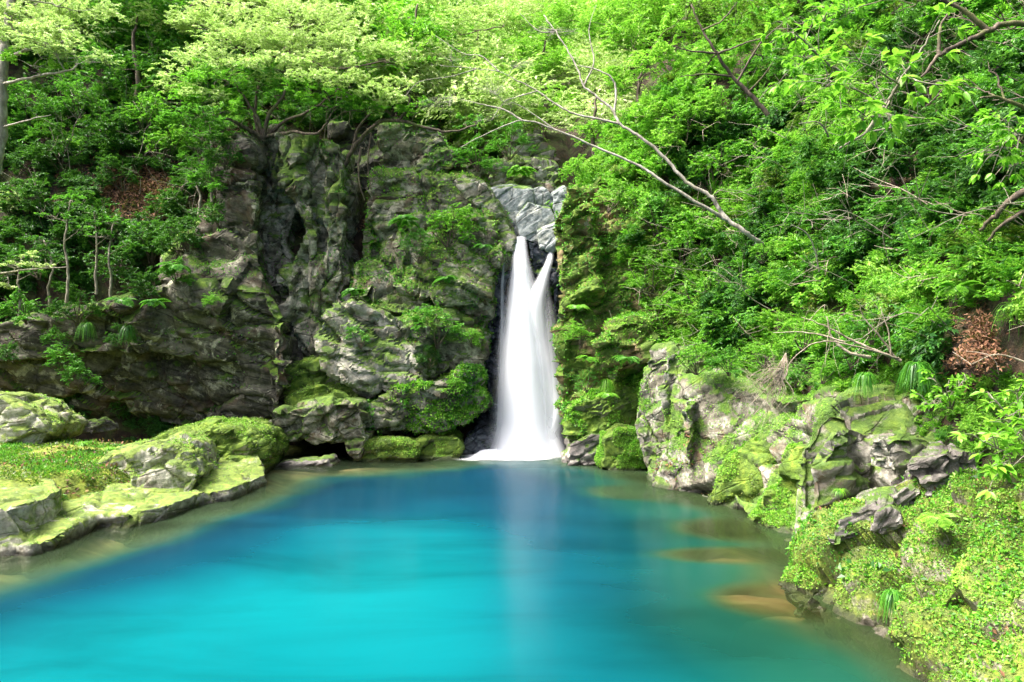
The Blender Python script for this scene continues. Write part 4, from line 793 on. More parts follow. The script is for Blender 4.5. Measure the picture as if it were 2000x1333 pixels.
tree('tree', 'thick limbed evergreen overhanging the shaded corner of the slope', 'tree',
     [([(2060, 70, 7.6), (1990, 45, 7.6), (1930, 60, 7.5), (1880, 85, 7.4), (1835, 108, 7.3), (1800, 150, 7.2)], .035, .012), ([(2040, 230, 8), (1985, 205, 7.9), (1945, 190, 7.9), (1915, 192, 7.8)], .026, .010), ([(1930, 60, 7.5), (1880, 20, 7.5), (1840, 0, 7.5), (1800, -30, 7.5)], .03, .01), ([(1835, 108, 7.3), (1835, 60, 7.3), (1860, 15, 7.3)], .022, .008)],
     [(1960, 20, 7.9, 90, 40, 'leaf_mid'), (1870, 25, 8.0, 80, 35, 'leaf_bright'), (1930, 130, 8.4, 80, 40, 'leaf_dark'), (1975, 280, 8.2, 50, 50, 'leaf_bright'), (1850, 150, 8.6, 70, 40, 'leaf_dark'), (1740, 20, 9, 90, 35, 'leaf_mid'), (1640, 30, 9.5, 70, 40, 'leaf_bright')],
     L=.085, dens=22, seed=6, group=G1)
for i, (px, w_, lb) in enumerate(((275, .13, 'straight cedar trunk standing behind the pale crown, the thicker of a pair'), (312, .09, 'slim cedar trunk rising just beside a thicker one above the cliff'), (240, .08, 'thin shaded cedar trunk half hidden by pale leaves'), (178, .10, 'dark cedar trunk behind the whitish green crown'), (700, .09, 'pale upright trunk in the wood behind the mossy bough'), (655, .08, 'leaning thin trunk far up the wood over the cleft'))):
    Y = 24.5+i*.4; b = at(px, 235 if i < 4 else 120, Y)
    tree('cedar_tree', lb, 'tree', [([(px, 235 if i < 4 else 150, Y), (px+3, 130, Y), (px-2, 40, Y), (px+2, -160, Y)], w_, w_*.7)], [(px+(20 if i % 2 else -25), -110, Y, 90, 60, 'leaf_mid')], L=.13, dens=16, bark='bark_grey', seed=20+i, group='straight trunks in the wood')
# crowns massed up the valley, each set apart by its tone
for i, (px, py, Y, pads, leaf, lb) in enumerate((
    (265, 160, 21.5, [(240, 130, 21.3, 80, 40), (310, 105, 21.6, 75, 40), (200, 170, 21, 60, 30), (335, 160, 21, 50, 28)], 'leaf_mid', 'shaded mid green tree in the hollow between two pale crowns'),
    (810, 150, 22, [(800, 70, 22, 80, 45, 'leaf_bright'), (850, 120, 21.5, 70, 40), (780, 120, 21.6, 60, 36, 'leaf_bright'), (740, 40, 22.5, 80, 45)], 'leaf_pale', 'airy pale tree growing above the mossy bough'),
    (930, 200, 23, [(900, 60, 23, 85, 50), (950, 110, 22.6, 70, 45), (880, 160, 22, 60, 36), (980, 40, 24, 80, 50), (860, 20, 24, 80, 40)], 'leaf_pale', 'whitish sunlit tree at the head of the gorge'),
    (1060, 220, 25, [(1050, 70, 25, 90, 55), (1110, 130, 24, 70, 50), (1020, 150, 24, 60, 45), (1120, 30, 25, 80, 50), (1075, 200, 23, 60, 40)], 'leaf_lime', 'yellow green tree closing the valley behind the bare fork'),
    (1250, 260, 19, [(1235, 80, 19, 75, 55), (1290, 130, 18, 70, 55), (1210, 170, 19, 55, 45), (1260, 220, 17.5, 60, 45), (1320, 40, 18, 80, 50), (1180, 40, 21, 70, 50), (1290, 280, 16.5, 50, 40)], 'leaf_lime', 'bright drooping yellow green tree beside the pale fork'),
    (560, 40, 21, [(560, 25, 21, 90, 40), (480, 15, 21.5, 90, 40), (640, 40, 21, 80, 45), (700, 70, 20.5, 60, 40), (400, 50, 21, 80, 40), (330, 40, 21.5, 80, 40), (450, 90, 20.5, 70, 34), (560, 80, 20, 80, 36), (760, 110, 20, 60, 40)], 'leaf_pale', 'broad pale tree rising behind the layered crown'),
    (1160, 330, 20.5, [(1150, 270, 20.5, 55, 36), (1200, 310, 19.5, 50, 36), (1130, 320, 20.5, 40, 26)], 'leaf_lime', 'low yellow tree leaning over the earth face'))):
    tree('tree', lb, 'tree', [([(px, py+60, Y), (px+6, py, Y), (px-4, py-70, Y), (px+5, py-140, Y)], .10, .03)], pads, leaf=leaf, L=.10 if Y > 18 else .085, dens=17, k=20, seed=40+i, group='broadleaf trees up the valley', droop=.28)
# ---- slim saplings on the shaded slope above the overhang
for i, (px, py, Y, dx, h_, lb) in enumerate(((130, 592, 15.9, 8, 200, 'tallest slim curved sapling standing over the overhanging rock'), (98, 600, 16.6, -12, 130, 'thin leaning sapling close beside the tallest curved one'), (38, 620, 16.4, 6, 120, 'short thin sapling near the pale fern-like branch'), (188, 575, 16.8, -4, 160, 'wavy thin sapling between two others over the overhang'), (215, 588, 16.4, 6, 150, 'straight pale sapling in front of dark leaves'), (414, 395, 17.2, -3, 120, 'pale sapling standing against the edge of the cliff'), (388, 420, 17.5, 10, 110, 'slim mossy stem beside the pale cliff-edge sapling'))):
    tree('sapling', lb, 'tree', [([(px, py, Y), (px+dx*.3, py-h_*.3, Y), (px-dx*.4, py-h_*.6, Y), (px+dx, py-h_, Y)], .036, .016), ([(px-dx*.4, py-h_*.6, Y), (px+22, py-h_*.7, Y-.2)], .010, .005)],
         [(px+dx, py-h_, Y-.2, 46, 16), (px+28, py-h_*.72, Y-.35, 34, 10), (px-22, py-h_*.85, Y-.2, 34, 11)], leaf='leaf_dark' if i % 2 else 'leaf_mid', bark='bark_grey', L=.075, dens=17, seed=60+i, group='saplings on the shaded slope', sides=6)
tree('sapling', 'pale feathery branch catching light in front of the dark slope', 'tree', [([(-30, 540, 14.5), (30, 530, 14.4), (80, 525, 14.3), (130, 522, 14.2)], .025, .008)], [(30, 522, 14.3, 60, 12), (90, 520, 14.2, 45, 8), (20, 560, 14.4, 30, 12), (60, 500, 14.3, 25, 12)], leaf='leaf_pale', bark='bark_grey', L=.06, dens=20, seed=75)

# ---- shrubs one can tell apart
for a in (
    ('mid', 60, 215, 62, 'rounded green shrub under the whitish crown beside the grey trunk'), ('mid', 165, 215, 60, 'green shrub in the gap below the pale twigs'), ('dark', 120, 300, 60, 'dark spreading shrub over the black recess of the slope'),
    ('dark', 225, 265, 60, 'layered shrub half way up the shaded slope'), ('bright', 285, 235, 62, 'pale topped shrub in the middle of the shaded slope'), ('bright', 330, 285, 50, 'light green shrub hanging over red leaf litter'), ('dark', 235, 345, 40, 'shrub with drooping sprays beside the dead leaves'),
    ('dark', 60, 390, 60, 'dark shrub next to the layered rock at the picture edge'), ('dark', 190, 440, 70, 'dark shrub spread above the slim saplings'), ('pale', 30, 400, 36, 'pale sprig shrub at the far edge of the shaded slope'), ('dark', 300, 470, 60, 'dark green shrub resting on the overhang beside saplings'), ('dark', 395, 350, 50, 'green shrub filling the notch beside the cliff edge'),
    ('dark', 330, 400, 45, 'dim shrub mixed with dead leaves near the cliff edge'), ('mid', 420, 270, 50, 'leafy shrub overhanging the corner of the cliff')):
    shrub(*a)
for a in (
    ('mid', 850, 640, 54, 'glossy dark green bush growing from the middle of the buttress', 16.95), ('bright', 920, 660, 26, 'small light green bush beside the glossy bush on the buttress', 16.9), ('dark', 840, 700, 28, 'dark bush tucked under the glossy bush', 16.9), ('bright', 890, 752, 24, 'bright ferny bush on top of the long undercut block', 16.6), ('bright', 880, 440, 55, 'green bush draping the shoulder of the buttress', 17.4), ('midfeather', 820, 480, 45, 'feathery plant carpet on the buttress face', 17.2), ('mid', 700, 660, 30, 'ivy-like bush on the pale leaning slab', 16.75),
    ('mid', 130, 710, 42, 'broad leaved plant clinging to the overhanging rock, the highest of three', 16.3), ('mid', 155, 740, 36, 'broad leaved plant hanging lower on the overhanging rock', 16.2), ('mid', 110, 660, 30, 'small broad leaved plant near the top of the overhanging rock', 16.4), ('bright', 415, 590, 22, 'little bright plant high on the overhanging cliff face', 16.4), ('dark', 240, 660, 30, 'drooping dark fern-like plant on the overhang lip', 16.3),
    ('mid', 930, 300, 45, 'green bush above the weathered white rib', 18.6), ('midfeather', 1000, 275, 50, 'ferny bush over the brown stream boulder', 19.6), ('mid', 965, 330, 24, 'small dark tuft bush on the stream boulder', 19.0), ('bright', 1120, 340, 36, 'yellowish bush between stream rocks and earth face', 18.6)):
    shrub(*a[:5], Y=a[5], group='plants growing on the rocks', cat='plant')
for a in (
    ('midfeather', 1210, 460, 58, 'feathery drooping shrub beside the tan earth face'), ('midfeather', 1285, 430, 62, 'fine leaved shrub below the lower pale fork'), ('feather', 1180, 560, 48, 'soft fine shrub hanging next to the fall'), ('feather', 1270, 540, 66, 'layered fine leaved shrub in the middle of the slope'), ('bright', 1340, 470, 60, 'bright shrub right under the pale forked trunks'), ('bright', 1400, 330, 66, 'bright shrub behind the upper pale fork'), ('lime', 1330, 250, 60, 'yellow green shrub above the pale fork'),
    ('lime', 1400, 220, 56, 'light yellow shrub under the dark twisted tree'), ('bright', 1480, 300, 62, 'rounded green shrub below the dark twisted tree'), ('feather', 1440, 400, 60, 'fine green shrub at the bend of the pale trunk'), ('olive', 1530, 370, 58, 'olive shrub with dry twigs on the slope'), ('mid', 1620, 420, 66, 'wide mid green shrub on the shaded slope'), ('dark', 1690, 330, 70, 'dark shrub in the deep shade beneath the overhanging limbs'),
    ('bright', 1560, 210, 52, 'lit green shrub beside a clump of dead leaves'), ('mid', 1600, 300, 56, 'green shrub behind crossing bare twigs'), ('dark', 1800, 300, 80, 'very dark shrub in the shaded hollow'), ('mid', 1760, 420, 70, 'mid green shrub below the shaded hollow'), ('bright', 1530, 470, 46, 'bright tuft shrub hiding the base of the pale fork'), ('feather', 1380, 590, 80, 'brightest fine leaved shrub swelling over the rock pillar'), ('bright', 1420, 640, 70, 'light green shrub bulging above the pale topped outcrop'),
    ('feather', 1290, 620, 56, 'soft green shrub right above the upright rock pillar'), ('bright', 1500, 560, 64, 'green shrub in the heart of the thicket'), ('mid', 1580, 560, 60, 'green shrub behind the dead fallen branch'), ('bright', 1640, 520, 56, 'yellow flecked shrub on the middle slope'), ('dark', 1700, 490, 60, 'dark shrub crossed by one long bare stem'), ('bright', 1740, 560, 56, 'green arching shrub above the fallen branch'), ('mid', 1830, 500, 70, 'dense green shrub near the slanting dark limbs'),
    ('mid', 1900, 400, 76, 'dark green shrub under slanting limbs at the picture edge'), ('bright', 1960, 330, 56, 'sprightly green shrub beside the black hollow'), ('bright', 1870, 570, 60, 'bright shrub topping the bank of dead leaves'), ('mid', 1960, 520, 60, 'green shrub at the picture edge above the leaf bank'), ('lime', 1990, 610, 44, 'small lime shrub beside the red leaf bank')):
    shrub(*a)
for a in (
    ('bright', 1490, 492, 30, 'bright leaves wrapped round the foot of the pale forked tree', 12.5), ('mid', 1560, 730, 38, 'round leaved shrub draping over the grey outcrop', 9.9), ('bright', 1610, 725, 34, 'green shrub hanging between dry twigs and grass', 9.5), ('mid', 1660, 695, 38, 'mid green shrub under the fallen branch', 9.4), ('bright', 1360, 700, 44, 'green shrub drooping over the rock pillar', 13.0), ('mid', 1420, 705, 40, 'shrub hanging above the dark rock recess', 12.6), ('bright', 1500, 690, 40, 'fresh green shrub beside the grey dry twigs', 11.4), ('bright', 1580, 650, 50, 'bright shrub spreading behind the dry twigs', 10.8), ('mid', 1700, 640, 45, 'shrub behind the fan of bare branches', 9.6), ('bright', 1790, 660, 40, 'green shrub between the grass tuft and the leaf bank', 9.0)):
    shrub(*a[:5], Y=a[5])

# ---- dead wood, dry twigs
def deadwood(name, label, cat, lines, bark='twig', seed=0, twn=0):
    rng = np.random.default_rng(seed); b = at(*lines[0][0][0]); o = thing(name, label, cat, b)
    for pts, r0, r1 in lines:
        cv = smooth_line([at(*p) for p in pts], 5, rng, r0*.25); mb = MB(); mb.add(*tube(cv-b, r0, r1, 6, rng, .08)); mb.build('branch', [M[bark]], o, smooth=True)
        if twn:
            mb = MB()
            for k in rng.integers(2, len(cv), twn):
                d = nrm(rng.normal(size=3)+np.array([-.5, -.2, .1])); s = cv[k]-b; mb.add(*tube(smooth_line([s, s+d*.2+rng.normal(0, .04, 3), s+d*.45+np.array([0, 0, -.12])], 3), r1*.6, r1*.2, 4))
            mb.build('twig', [M[bark]], o, smooth=True)
    return o
deadwood('dead_branch', 'fan of bare fallen branches sticking out above the grass tuft', 'branch', [([(1760, 705, 8.7), (1700, 680, 8.75), (1655, 660, 8.8), (1620, 640, 8.8), (1565, 620, 8.9)], .02, .004), ([(1755, 700, 8.7), (1720, 690, 8.6), (1650, 672, 8.5), (1600, 668, 8.5), (1560, 690, 8.5), (1535, 720, 8.5)], .013, .003), ([(1750, 700, 8.7), (1720, 660, 8.7), (1690, 625, 8.7), (1680, 600, 8.7)], .014, .004), ([(1740, 695, 8.7), (1735, 650, 8.7), (1720, 600, 8.7)], .012, .004), ([(1700, 698, 8.6), (1660, 690, 8.6), (1625, 660, 8.7), (1615, 620, 8.7)], .022, .008), ([(1650, 668, 8.6), (1580, 650, 8.7), (1510, 650, 8.8)], .012, .003)], seed=5, twn=5)
rng = np.random.default_rng(9)
lines = [([(1535, 690, 9.6), (1528+rng.normal(0, 8), 730, 9.5), (1515+rng.normal(0, 14), 770, 9.4), (1505+rng.normal(0, 22), 800+rng.normal(0, 18), 9.35)], .008, .002) for _ in range(16)]
lines += [([(1530, 720, 9.5), (1500+rng.normal(0, 10), 735+rng.normal(0, 15), 9.4), (1470+rng.normal(0, 12), 740+rng.normal(0, 25), 9.3)], .006, .002) for _ in range(12)]
deadwood('dry_bush', 'tangle of pale grey dry twigs hanging over the outcrop', 'bush', lines, seed=6, twn=7)
deadwood('dead_branch', 'long bare curved stem arching out of the mid slope', 'branch', [([(1600, 530, 11.6), (1592, 490, 11.5), (1575, 455, 11.4), (1545, 440, 11.3)], .014, .006)], bark='bark_pale', seed=7)
deadwood('dead_branch', 'crossing bare grey twigs in front of the shaded hollow', 'branch', [([(1640, 290, 8.6), (1690, 262, 8.4), (1745, 250, 8.3), (1790, 245, 8.3)], .014, .005), ([(1618, 268, 8.6), (1600, 240, 8.5), (1560, 242, 8.5)], .012, .004), ([(1700, 258, 8.4), (1650, 225, 8.4), (1640, 190, 8.4)], .010, .004), ([(1740, 250, 8.3), (1725, 190, 8.3), (1700, 160, 8.3)], .010, .004)], bark='bark_grey', seed=8, twn=4)
deadwood('dead_branch', 'two slanting dark limbs at the picture edge above the leaf bank', 'branch', [([(2040, 365, 7.6), (1985, 385, 7.7), (1945, 420, 7.9), (1915, 450, 8.1)], .045, .02), ([(2040, 400, 7.6), (1970, 430, 7.8), (1930, 470, 8.0)], .03, .015)], bark='bark', seed=9)
deadwood('dead_branch', 'thin bare stem crossing the dark shrubs on the slope', 'branch', [([(1925, 480, 8.6), (1900, 455, 8.6), (1870, 430, 8.6)], .012, .005)], bark='bark_pale', seed=10)
deadwood('root', 'dark mossy hanging root in the cleft below the bough', 'root', [([(705, 290, 18.1), (700, 340, 18.0), (712, 390, 18.0)], .035, .012), ([(725, 260, 18), (718, 320, 17.95), (725, 370, 17.95)], .02, .008)], bark='bark', seed=11)

# ---- plants built leaf by leaf (the leaves nearest the camera)
def leaf_piece(name, leaf, asp=.46):
    u = np.linspace(0, 1, 6); wdt = np.array([.0, .72, 1.0, .86, .5, .0])*.5*asp; z = -.22*u**2; V = []; F = []
    for a, h_, zz in zip(u, wdt, z): V += [(-h_, a, zz+.35*h_), (0, a, zz), (h_, a, zz+.35*h_)]
    for i in range(5): F += [(3*i, 3*i+1, 3*i+4), (3*i, 3*i+4, 3*i+3), (3*i+1, 3*i+2, 3*i+5), (3*i+1, 3*i+5, 3*i+4)]
    m = mesh_np(name, V, F, smooth=True); m.materials.append(M[leaf]); return m
LEAF = {k: leaf_piece('leaf', k) for k in ('leaf_bright', 'leaf_lime', 'leaf_mid')}
def frame_mat(P, D, N, s):
    D = D/np.linalg.norm(D); S = np.cross(D, N); S /= max(np.linalg.norm(S), 1e-6); N = np.cross(S, D)
    m = Matrix.Identity(4)
    for r in range(3): m[r][0] = S[r]*s; m[r][1] = D[r]*s; m[r][2] = N[r]*s; m[r][3] = P[r]
    return m
def leafy_branch(name, label, cat, stems, n, L, leaf, seed, off=.35, bark='bark_grey', tipw=.35):
    rng = np.random.default_rng(seed); b = at(*stems[0][0][0]); o = thing(name, label, cat, b); cvs = []
    for pts, r0, r1 in stems:
        cv = smooth_line([at(*p) for p in pts], 6, rng, r0*.3)-b; cvs.append(cv); mb = MB(); mb.add(*tube(cv, r0, r1, 6)); mb.build('stem', [M[bark]], o, smooth=True)
    wts = np.array([len(c) for c in cvs], float); wts /= wts.sum()
    mb = MB(); made = 0
    while made < n:
        cv = cvs[rng.choice(len(cvs), p=wts)]; k = int(len(cv)*(tipw+(1-tipw)*rng.random()))-1; q = cv[max(k, 1)]; ax = nrm(cv[max(k, 1)]-cv[max(k, 1)-1])
        e = q+nrm(rng.normal(size=3)*np.array([1, 1, .45])+ax*.6)*off*rng.uniform(.3, 1); mb.add(*tube(smooth_line([q, (q+e)/2+[0, 0, .03], e], 3), .005, .002, 4))
        dr = nrm(e-q); wh = int(rng.integers(4, 8))
        for j in range(wh):
            a = 2*pi*j/wh+rng.uniform(0, .6); s1 = nrm(np.cross(dr, UP)+1e-3); s2 = np.cross(s1, dr); d = nrm(dr*.55+s1*math.cos(a)+s2*math.sin(a)*.45-UP*.28)
            lo = bpy.data.objects.new('leaf', LEAF[leaf if rng.random() < .75 else 'leaf_bright']); COL.objects.link(lo); lo.parent = o
            lo.matrix_local = frame_mat(e-dr*.03*rng.random(), d, UP+rng.normal(0, .3, 3), L*rng.uniform(.65, 1.15)); made += 1
            if made >= n: break
    mb.build('twig', [M[bark]], o, smooth=True)
    return o
leafy_branch('leafy_branch', 'big pale green leafy branch slanting out from the shaded slope', 'branch', [([(1690, 262, 7.2), (1730, 205, 7.0), (1765, 150, 6.8), (1800, 95, 6.7), (1835, 40, 6.6)], .022, .006), ([(1730, 205, 7), (1680, 180, 6.8), (1640, 165, 6.7), (1600, 175, 6.6)], .010, .003), ([(1755, 165, 6.8), (1700, 130, 6.6), (1665, 120, 6.5)], .010, .003), ([(1765, 150, 6.8), (1820, 165, 6.6), (1860, 165, 6.6)], .010, .003), ([(1740, 190, 7), (1720, 225, 6.8), (1680, 225, 6.7)], .008, .003)], 290, .125, 'leaf_lime', 301)
leafy_branch('leafy_branch', 'bright leafy branch above the olive slope near dead leaves', 'branch', [([(1650, 150, 8.2), (1600, 110, 8.0), (1560, 70, 7.9), (1530, 40, 7.8)], .016, .005), ([(1600, 110, 8), (1570, 130, 7.9), (1530, 140, 7.8)], .008, .003), ([(1600, 110, 8), (1600, 60, 7.9), (1620, 30, 7.8)], .008, .003)], 230, .11, 'leaf_bright', 302)
leafy_branch('leafy_plant', 'bright broad leaved plant spilling over the bank at the picture edge', 'plant', [([(2010, 900, 6.2), (1985, 850, 6.1), (1960, 800, 6.1), (1930, 770, 6.1)], .012, .004), ([(2010, 900, 6.2), (1960, 880, 6.0), (1915, 860, 5.9)], .010, .003), ([(2010, 900, 6.2), (1990, 800, 6.1), (1985, 760, 6.0)], .010, .003), ([(2010, 900, 6.2), (1970, 910, 5.9), (1945, 930, 5.8)], .009, .003), ([(2010, 900, 6.2), (2000, 840, 5.9), (1990, 800, 5.8)], .009, .003)], 295, .10, 'leaf_lime', 303, off=.24, tipw=.25)
leafy_branch('leafy_plant', 'round leaved light green plant below the red leaf bank', 'plant', [([(1860, 800, 7.8), (1840, 760, 7.7), (1820, 735, 7.6)], .01, .003), ([(1860, 800, 7.8), (1870, 760, 7.6), (1890, 740, 7.6)], .01, .003), ([(1860, 800, 7.8), (1830, 790, 7.6), (1805, 790, 7.5)], .009, .003), ([(1860, 800, 7.8), (1850, 770, 7.5), (1850, 750, 7.4)], .009, .003)], 200, .075, 'leaf_bright', 304, off=.22, tipw=.25)
leafy_branch('leafy_branch', 'fresh green twig hanging into the black hollow at the edge', 'branch', [([(2040, 270, 7.2), (1990, 265, 7.1), (1955, 285, 7.0), (1930, 310, 7.0)], .012, .004), ([(1990, 265, 7.1), (1970, 240, 7), (1945, 235, 7)], .008, .003), ([(1990, 265, 7.1), (1985, 310, 7), (1970, 350, 7)], .008, .003)], 190, .10, 'leaf_bright', 305)

# ---- ferns and grass tufts
def frond_mesh(leaf, n=30):
    mb = MB(); t_ = np.linspace(.08, 1, n); y = t_*.95; z = .55*t_-.75*t_**2.2
    C = np.stack([np.zeros(n), y, z], 1); T = nrm(np.gradient(C, axis=0)); ln = .30*np.sin(pi*np.clip(t_*.92+.08, 0, 1))**.8
    mb.add(*tube(np.concatenate([[[0, 0, 0]], C]), .006, .002, 3), 0)
    for sg in (-1, 1):
        D = np.stack([sg*np.ones(n), .35*np.ones(n), -.18*np.ones(n)], 1); add_leaves(mb, C, D, np.cross(D, T)*sg, ln, ln*.34, 0, .1, .2)
    m = mb.mesh('frond'); m.materials.append(M[leaf]); return m
FR = {k: frond_mesh(k) for k in ('leaf_mid', 'leaf_bright', 'leaf_lime')}
for i, (px, py, Y, s, leaf, lb) in enumerate(((945, 480, 17.3, .3, 'leaf_mid', 'fern drooping near the lip of the fall'), (870, 545, 17.0, .34, 'leaf_mid', 'fern hanging below the ledge in the middle of the buttress'), (790, 430, 17.2, .45, 'leaf_mid', 'fern in the shade of the square topped block'), (1150, 700, 15.7, .3, 'leaf_bright', 'fern on the mossy face just beside the splash'), (1225, 700, 15.3, .32, 'leaf_mid', 'fern under an overhang between fall and pillar'),
        (1130, 600, 16.3, .28, 'leaf_bright', 'fern on the green face half way up the fall'), (1190, 770, 15.5, .3, 'leaf_bright', 'fern arching over the grassy mossy step'), (1870, 560, 8.2, .3, 'leaf_bright', 'pale fern crowning the shrubs over the leaf bank'), (1830, 1010, 7.2, .22, 'leaf_lime', 'little pale fern on the bank above the striped slab'), (300, 590, 15.9, .36, 'leaf_mid', 'fern leaning over the lip of the overhanging cliff'), (345, 520, 16.5, .45, 'leaf_mid', 'fern beside the shaded cliff edge'), (240, 588, 16.1, .4, 'leaf_mid', 'dark fern under the slim saplings'), (690, 570, 17.6, .4, 'leaf_mid', 'small fern in the mouth of the dark cleft'), (1015, 330, 19.1, .5, 'leaf_bright', 'fern sprouting over the square stream boulder'))):
    rng = np.random.default_rng(500+i); o = thing('fern', lb, 'fern', at(px, py, Y), 'ferns on rock and slope')
    for k in range(9):
        f = link('frond', FR[leaf], [], o); f.rotation_euler = (rng.uniform(-.35, .2), rng.normal(0, .2), 2*pi*k/9+rng.uniform(-.25, .25)+pi*.1); q = s*rng.uniform(.75, 1.15); f.scale = (q, q, q)
def tuft(px, py, Y, n, L, leaf, label, seed, hang=1.0):
    rng = np.random.default_rng(seed); mb = MB(); b = at(px, py, Y)
    for i in range(int(n*1.4)):
        a = rng.uniform(0, 2*pi); o = np.array([math.cos(a), math.sin(a), 0]); l = L*rng.uniform(.35, 1.25); t_ = np.linspace(0, 1, 6)[:, None]; rt = rng.uniform(.25, .6)
        C = o*l*rt*t_**.8+UP*l*(.55*t_-hang*.95*t_**2)+rng.normal(0, .03*L, 3)*(1-t_*.3); S = np.cross(o, UP)*.0045*(1-t_**2*.9)*(.8+L)
        V = np.concatenate([C-S, C+S]); k = np.arange(5); mb.add(V, np.stack([k, k+1, k+7, k+6], 1), 0)
    m = mb.mesh('grass_tuft'); o = link('grass_tuft', m, [M[leaf]]); o.location = b; return tag(o, label, 'grass', 'grass tufts')
tuft(1790, 715, 8.3, 150, .48, 'leaf_mid', 'long blue green grass tuft hanging below the fallen branch', 1, 1.3)
tuft(1690, 735, 8.8, 110, .42, 'leaf_mid', 'drooping grass tuft over the rusty rock beside the dead branches', 2, 1.2)
tuft(1745, 1160, 6.55, 170, .30, 'leaf_mid', 'dark grass tuft drooping on the leafy bank above the water', 3, 1.3)
tuft(1790, 1215, 6.2, 110, .26, 'leaf_bright', 'light grass tuft low on the leafy bank', 4, 1.2)
tuft(1590, 1120, 8.1, 80, .28, 'leaf_bright', 'thin grass tuft at the waterside nose of the bank', 5, 1.3)
tuft(1905, 1165, 6.0, 70, .24, 'leaf_bright', 'upright bright grass tuft in the middle of the bank', 6, .5)
tuft(1640, 960, 8.4, 60, .22, 'leaf_bright', 'short grass tuft growing on the grey outcrop', 7, .8)
tuft(45, 1010, 10.1, 60, .22, 'leaf_brown', 'reddish dry grass tuft on the white streaked slab', 8, .7)
tuft(165, 870, 13.4, 120, .35, 'leaf_bright', 'bright grass tuft in the bed of the ledge', 9, .6)
tuft(215, 880, 13.2, 120, .35, 'leaf_bright', 'taller grass tuft behind the pitted boulder', 10, .6)
tuft(1185, 745, 15.7, 120, .45, 'leaf_bright', 'grass tuft spilling over the step beside the fall', 11, 1.2)
tuft(1985, 600, 8.0, 110, .5, 'leaf_mid', 'hanging long grass tuft beside the leaf bank', 12, 1.3)
tuft(250, 640, 16.1, 110, .5, 'leaf_dark', 'dark sedge tuft drooping from the overhang lip', 13, 1.3)
tuft(170, 635, 16.1, 100, .5, 'leaf_dark', 'shaded sedge tuft on the lip near the curved sapling', 14, 1.3)

# ---- small growth creeping over the rocks, dead leaves
def cov(labelkey, n, L, leaf, mask, name='ground_cover', seed=1, **k):
    rng = np.random.default_rng(seed); P_, N_ = [], []
    for lb, (o, V, F) in ROCK_OBJ.items():
        if labelkey(lb):
            P, N = on_mesh(V, F, n if not callable(n) else n(lb), rng, mask)
            P_.append(P); N_.append(N)
    return cover(name, np.concatenate(P_), np.concatenate(N_), L, leaf, rng, **k)
def patch(sc, lo, s): return lambda c, nn: (fbm(c/sc, 4, s) > lo)*(nn[:, 1] < .75)*(c[:, 2] > .05)*np.clip(.45+nn[:, 2], .1, 1.4)
bank_objs = [o for o in bpy.data.objects if o.name.startswith('bank')]
for o in bank_objs:
    me = o.data; V = np.empty(len(me.vertices)*3); me.vertices.foreach_get('co', V); V = V.reshape(-1, 3); F = np.empty(len(me.polygons)*3, np.int32); me.polygons.foreach_get('vertices', F); F = F.reshape(-1, 3)
    for j, (n, L, leaf, lo) in enumerate(((52000, .021, 'leaf_lime', -.10), (24000, .024, 'leaf_bright', .0), (9000, .030, 'leaf_mid', .1), (3000, .045, 'leaf_bright', .18), (900, .075, 'leaf_mid', .24), (16000, .020, 'leaf_olive', -.05))):
        rng = np.random.default_rng(800+j); P, N = on_mesh(V, F, n, rng, lambda c, nn: (fbm(c/.5, 4, 90+j) > lo)*(c[:, 1] > 3.2)*(c[:, 2] > .06)*(nn[:, 0] < .6)*np.clip(.5+nn[:, 2], .15, 1.3))
        cover('ground_cover', P, N, L, leaf, rng, asp=.7, lift=.7)
    rng = np.random.default_rng(830); P, N = on_mesh(V, F, 900, rng, lambda c, nn: (fbm(c/.6, 3, 97) > .12)*(c[:, 1] > 4)*(c[:, 2] > .1)*(nn[:, 2] > .2))
    cover('leaf_litter', P, N, .045, 'leaf_brown', rng, asp=.5, rise=.2)
near = lambda lb: any(q in lb for q in ('bulging moss lobe', 'green mossy slab', 'pale topped outcrop', 'upright grey', 'round boulder wrapped', 'long moss-streaked'))
cov(near, 9000, .030, 'leaf_lime', patch(.8, .10, 5), seed=11); cov(near, 8000, .032, 'leaf_bright', patch(.7, .12, 6), seed=12)
face = lambda lb: any(q in lb for q in ('fern-draped', 'tan earth', 'grassy mossy step', 'long dark undercut'))
cov(face, 9000, .06, 'leaf_bright', patch(1.0, .03, 7), seed=13); cov(face, 7000, .07, 'leaf_mid', patch(.9, .10, 8), seed=14); cov(lambda lb: 'tan earth' in lb, 2600, .055, 'leaf_lime', patch(.8, -.05, 33), seed=33); cov(lambda lb: 'tan earth' in lb, 1800, .06, 'leaf_bright', patch(.8, -.05, 34), seed=34)
cov(face, 2500, .055, 'leaf_lime', patch(.8, .14, 9), seed=15)
cov(lambda lb: any(q in lb for q in ('grey brown overhanging', 'tall ribbed', 'square dark green')), 2600, .06, 'leaf_mid', lambda c, nn: (fbm(c/.9, 4, 21) > .16)*(nn[:, 1] < .5)*np.clip(nn[:, 2]+.25, 0, 1)*(c[:, 2] > 1.3), seed=16)
cov(lambda lb: 'tan earth' in lb or 'fern-draped' in lb or 'pale topped' in lb, 900, .06, 'leaf_brown', lambda c, nn: (fbm(c/.7, 3, 31) > .1)*(nn[:, 2] > .25), name='leaf_litter', seed=17, asp=.45, rise=.2)
rng = np.random.default_rng(3); P, N = on_mesh(LEDGE_V, LEDGE_F, 8000, rng, lambda c, nn: (c[:, 2] > .0)*(c[:, 1] > 11.2)*(c[:, 1] < 15.2)*(c[:, 0] > -11.5)*(fbm(c/.6, 4, 55) > .06))
cover('grass', P, -N*np.sign(N[:, 2:3])*-1, .07, 'leaf_mid', rng, asp=.28, rise=1.6, lift=.1)
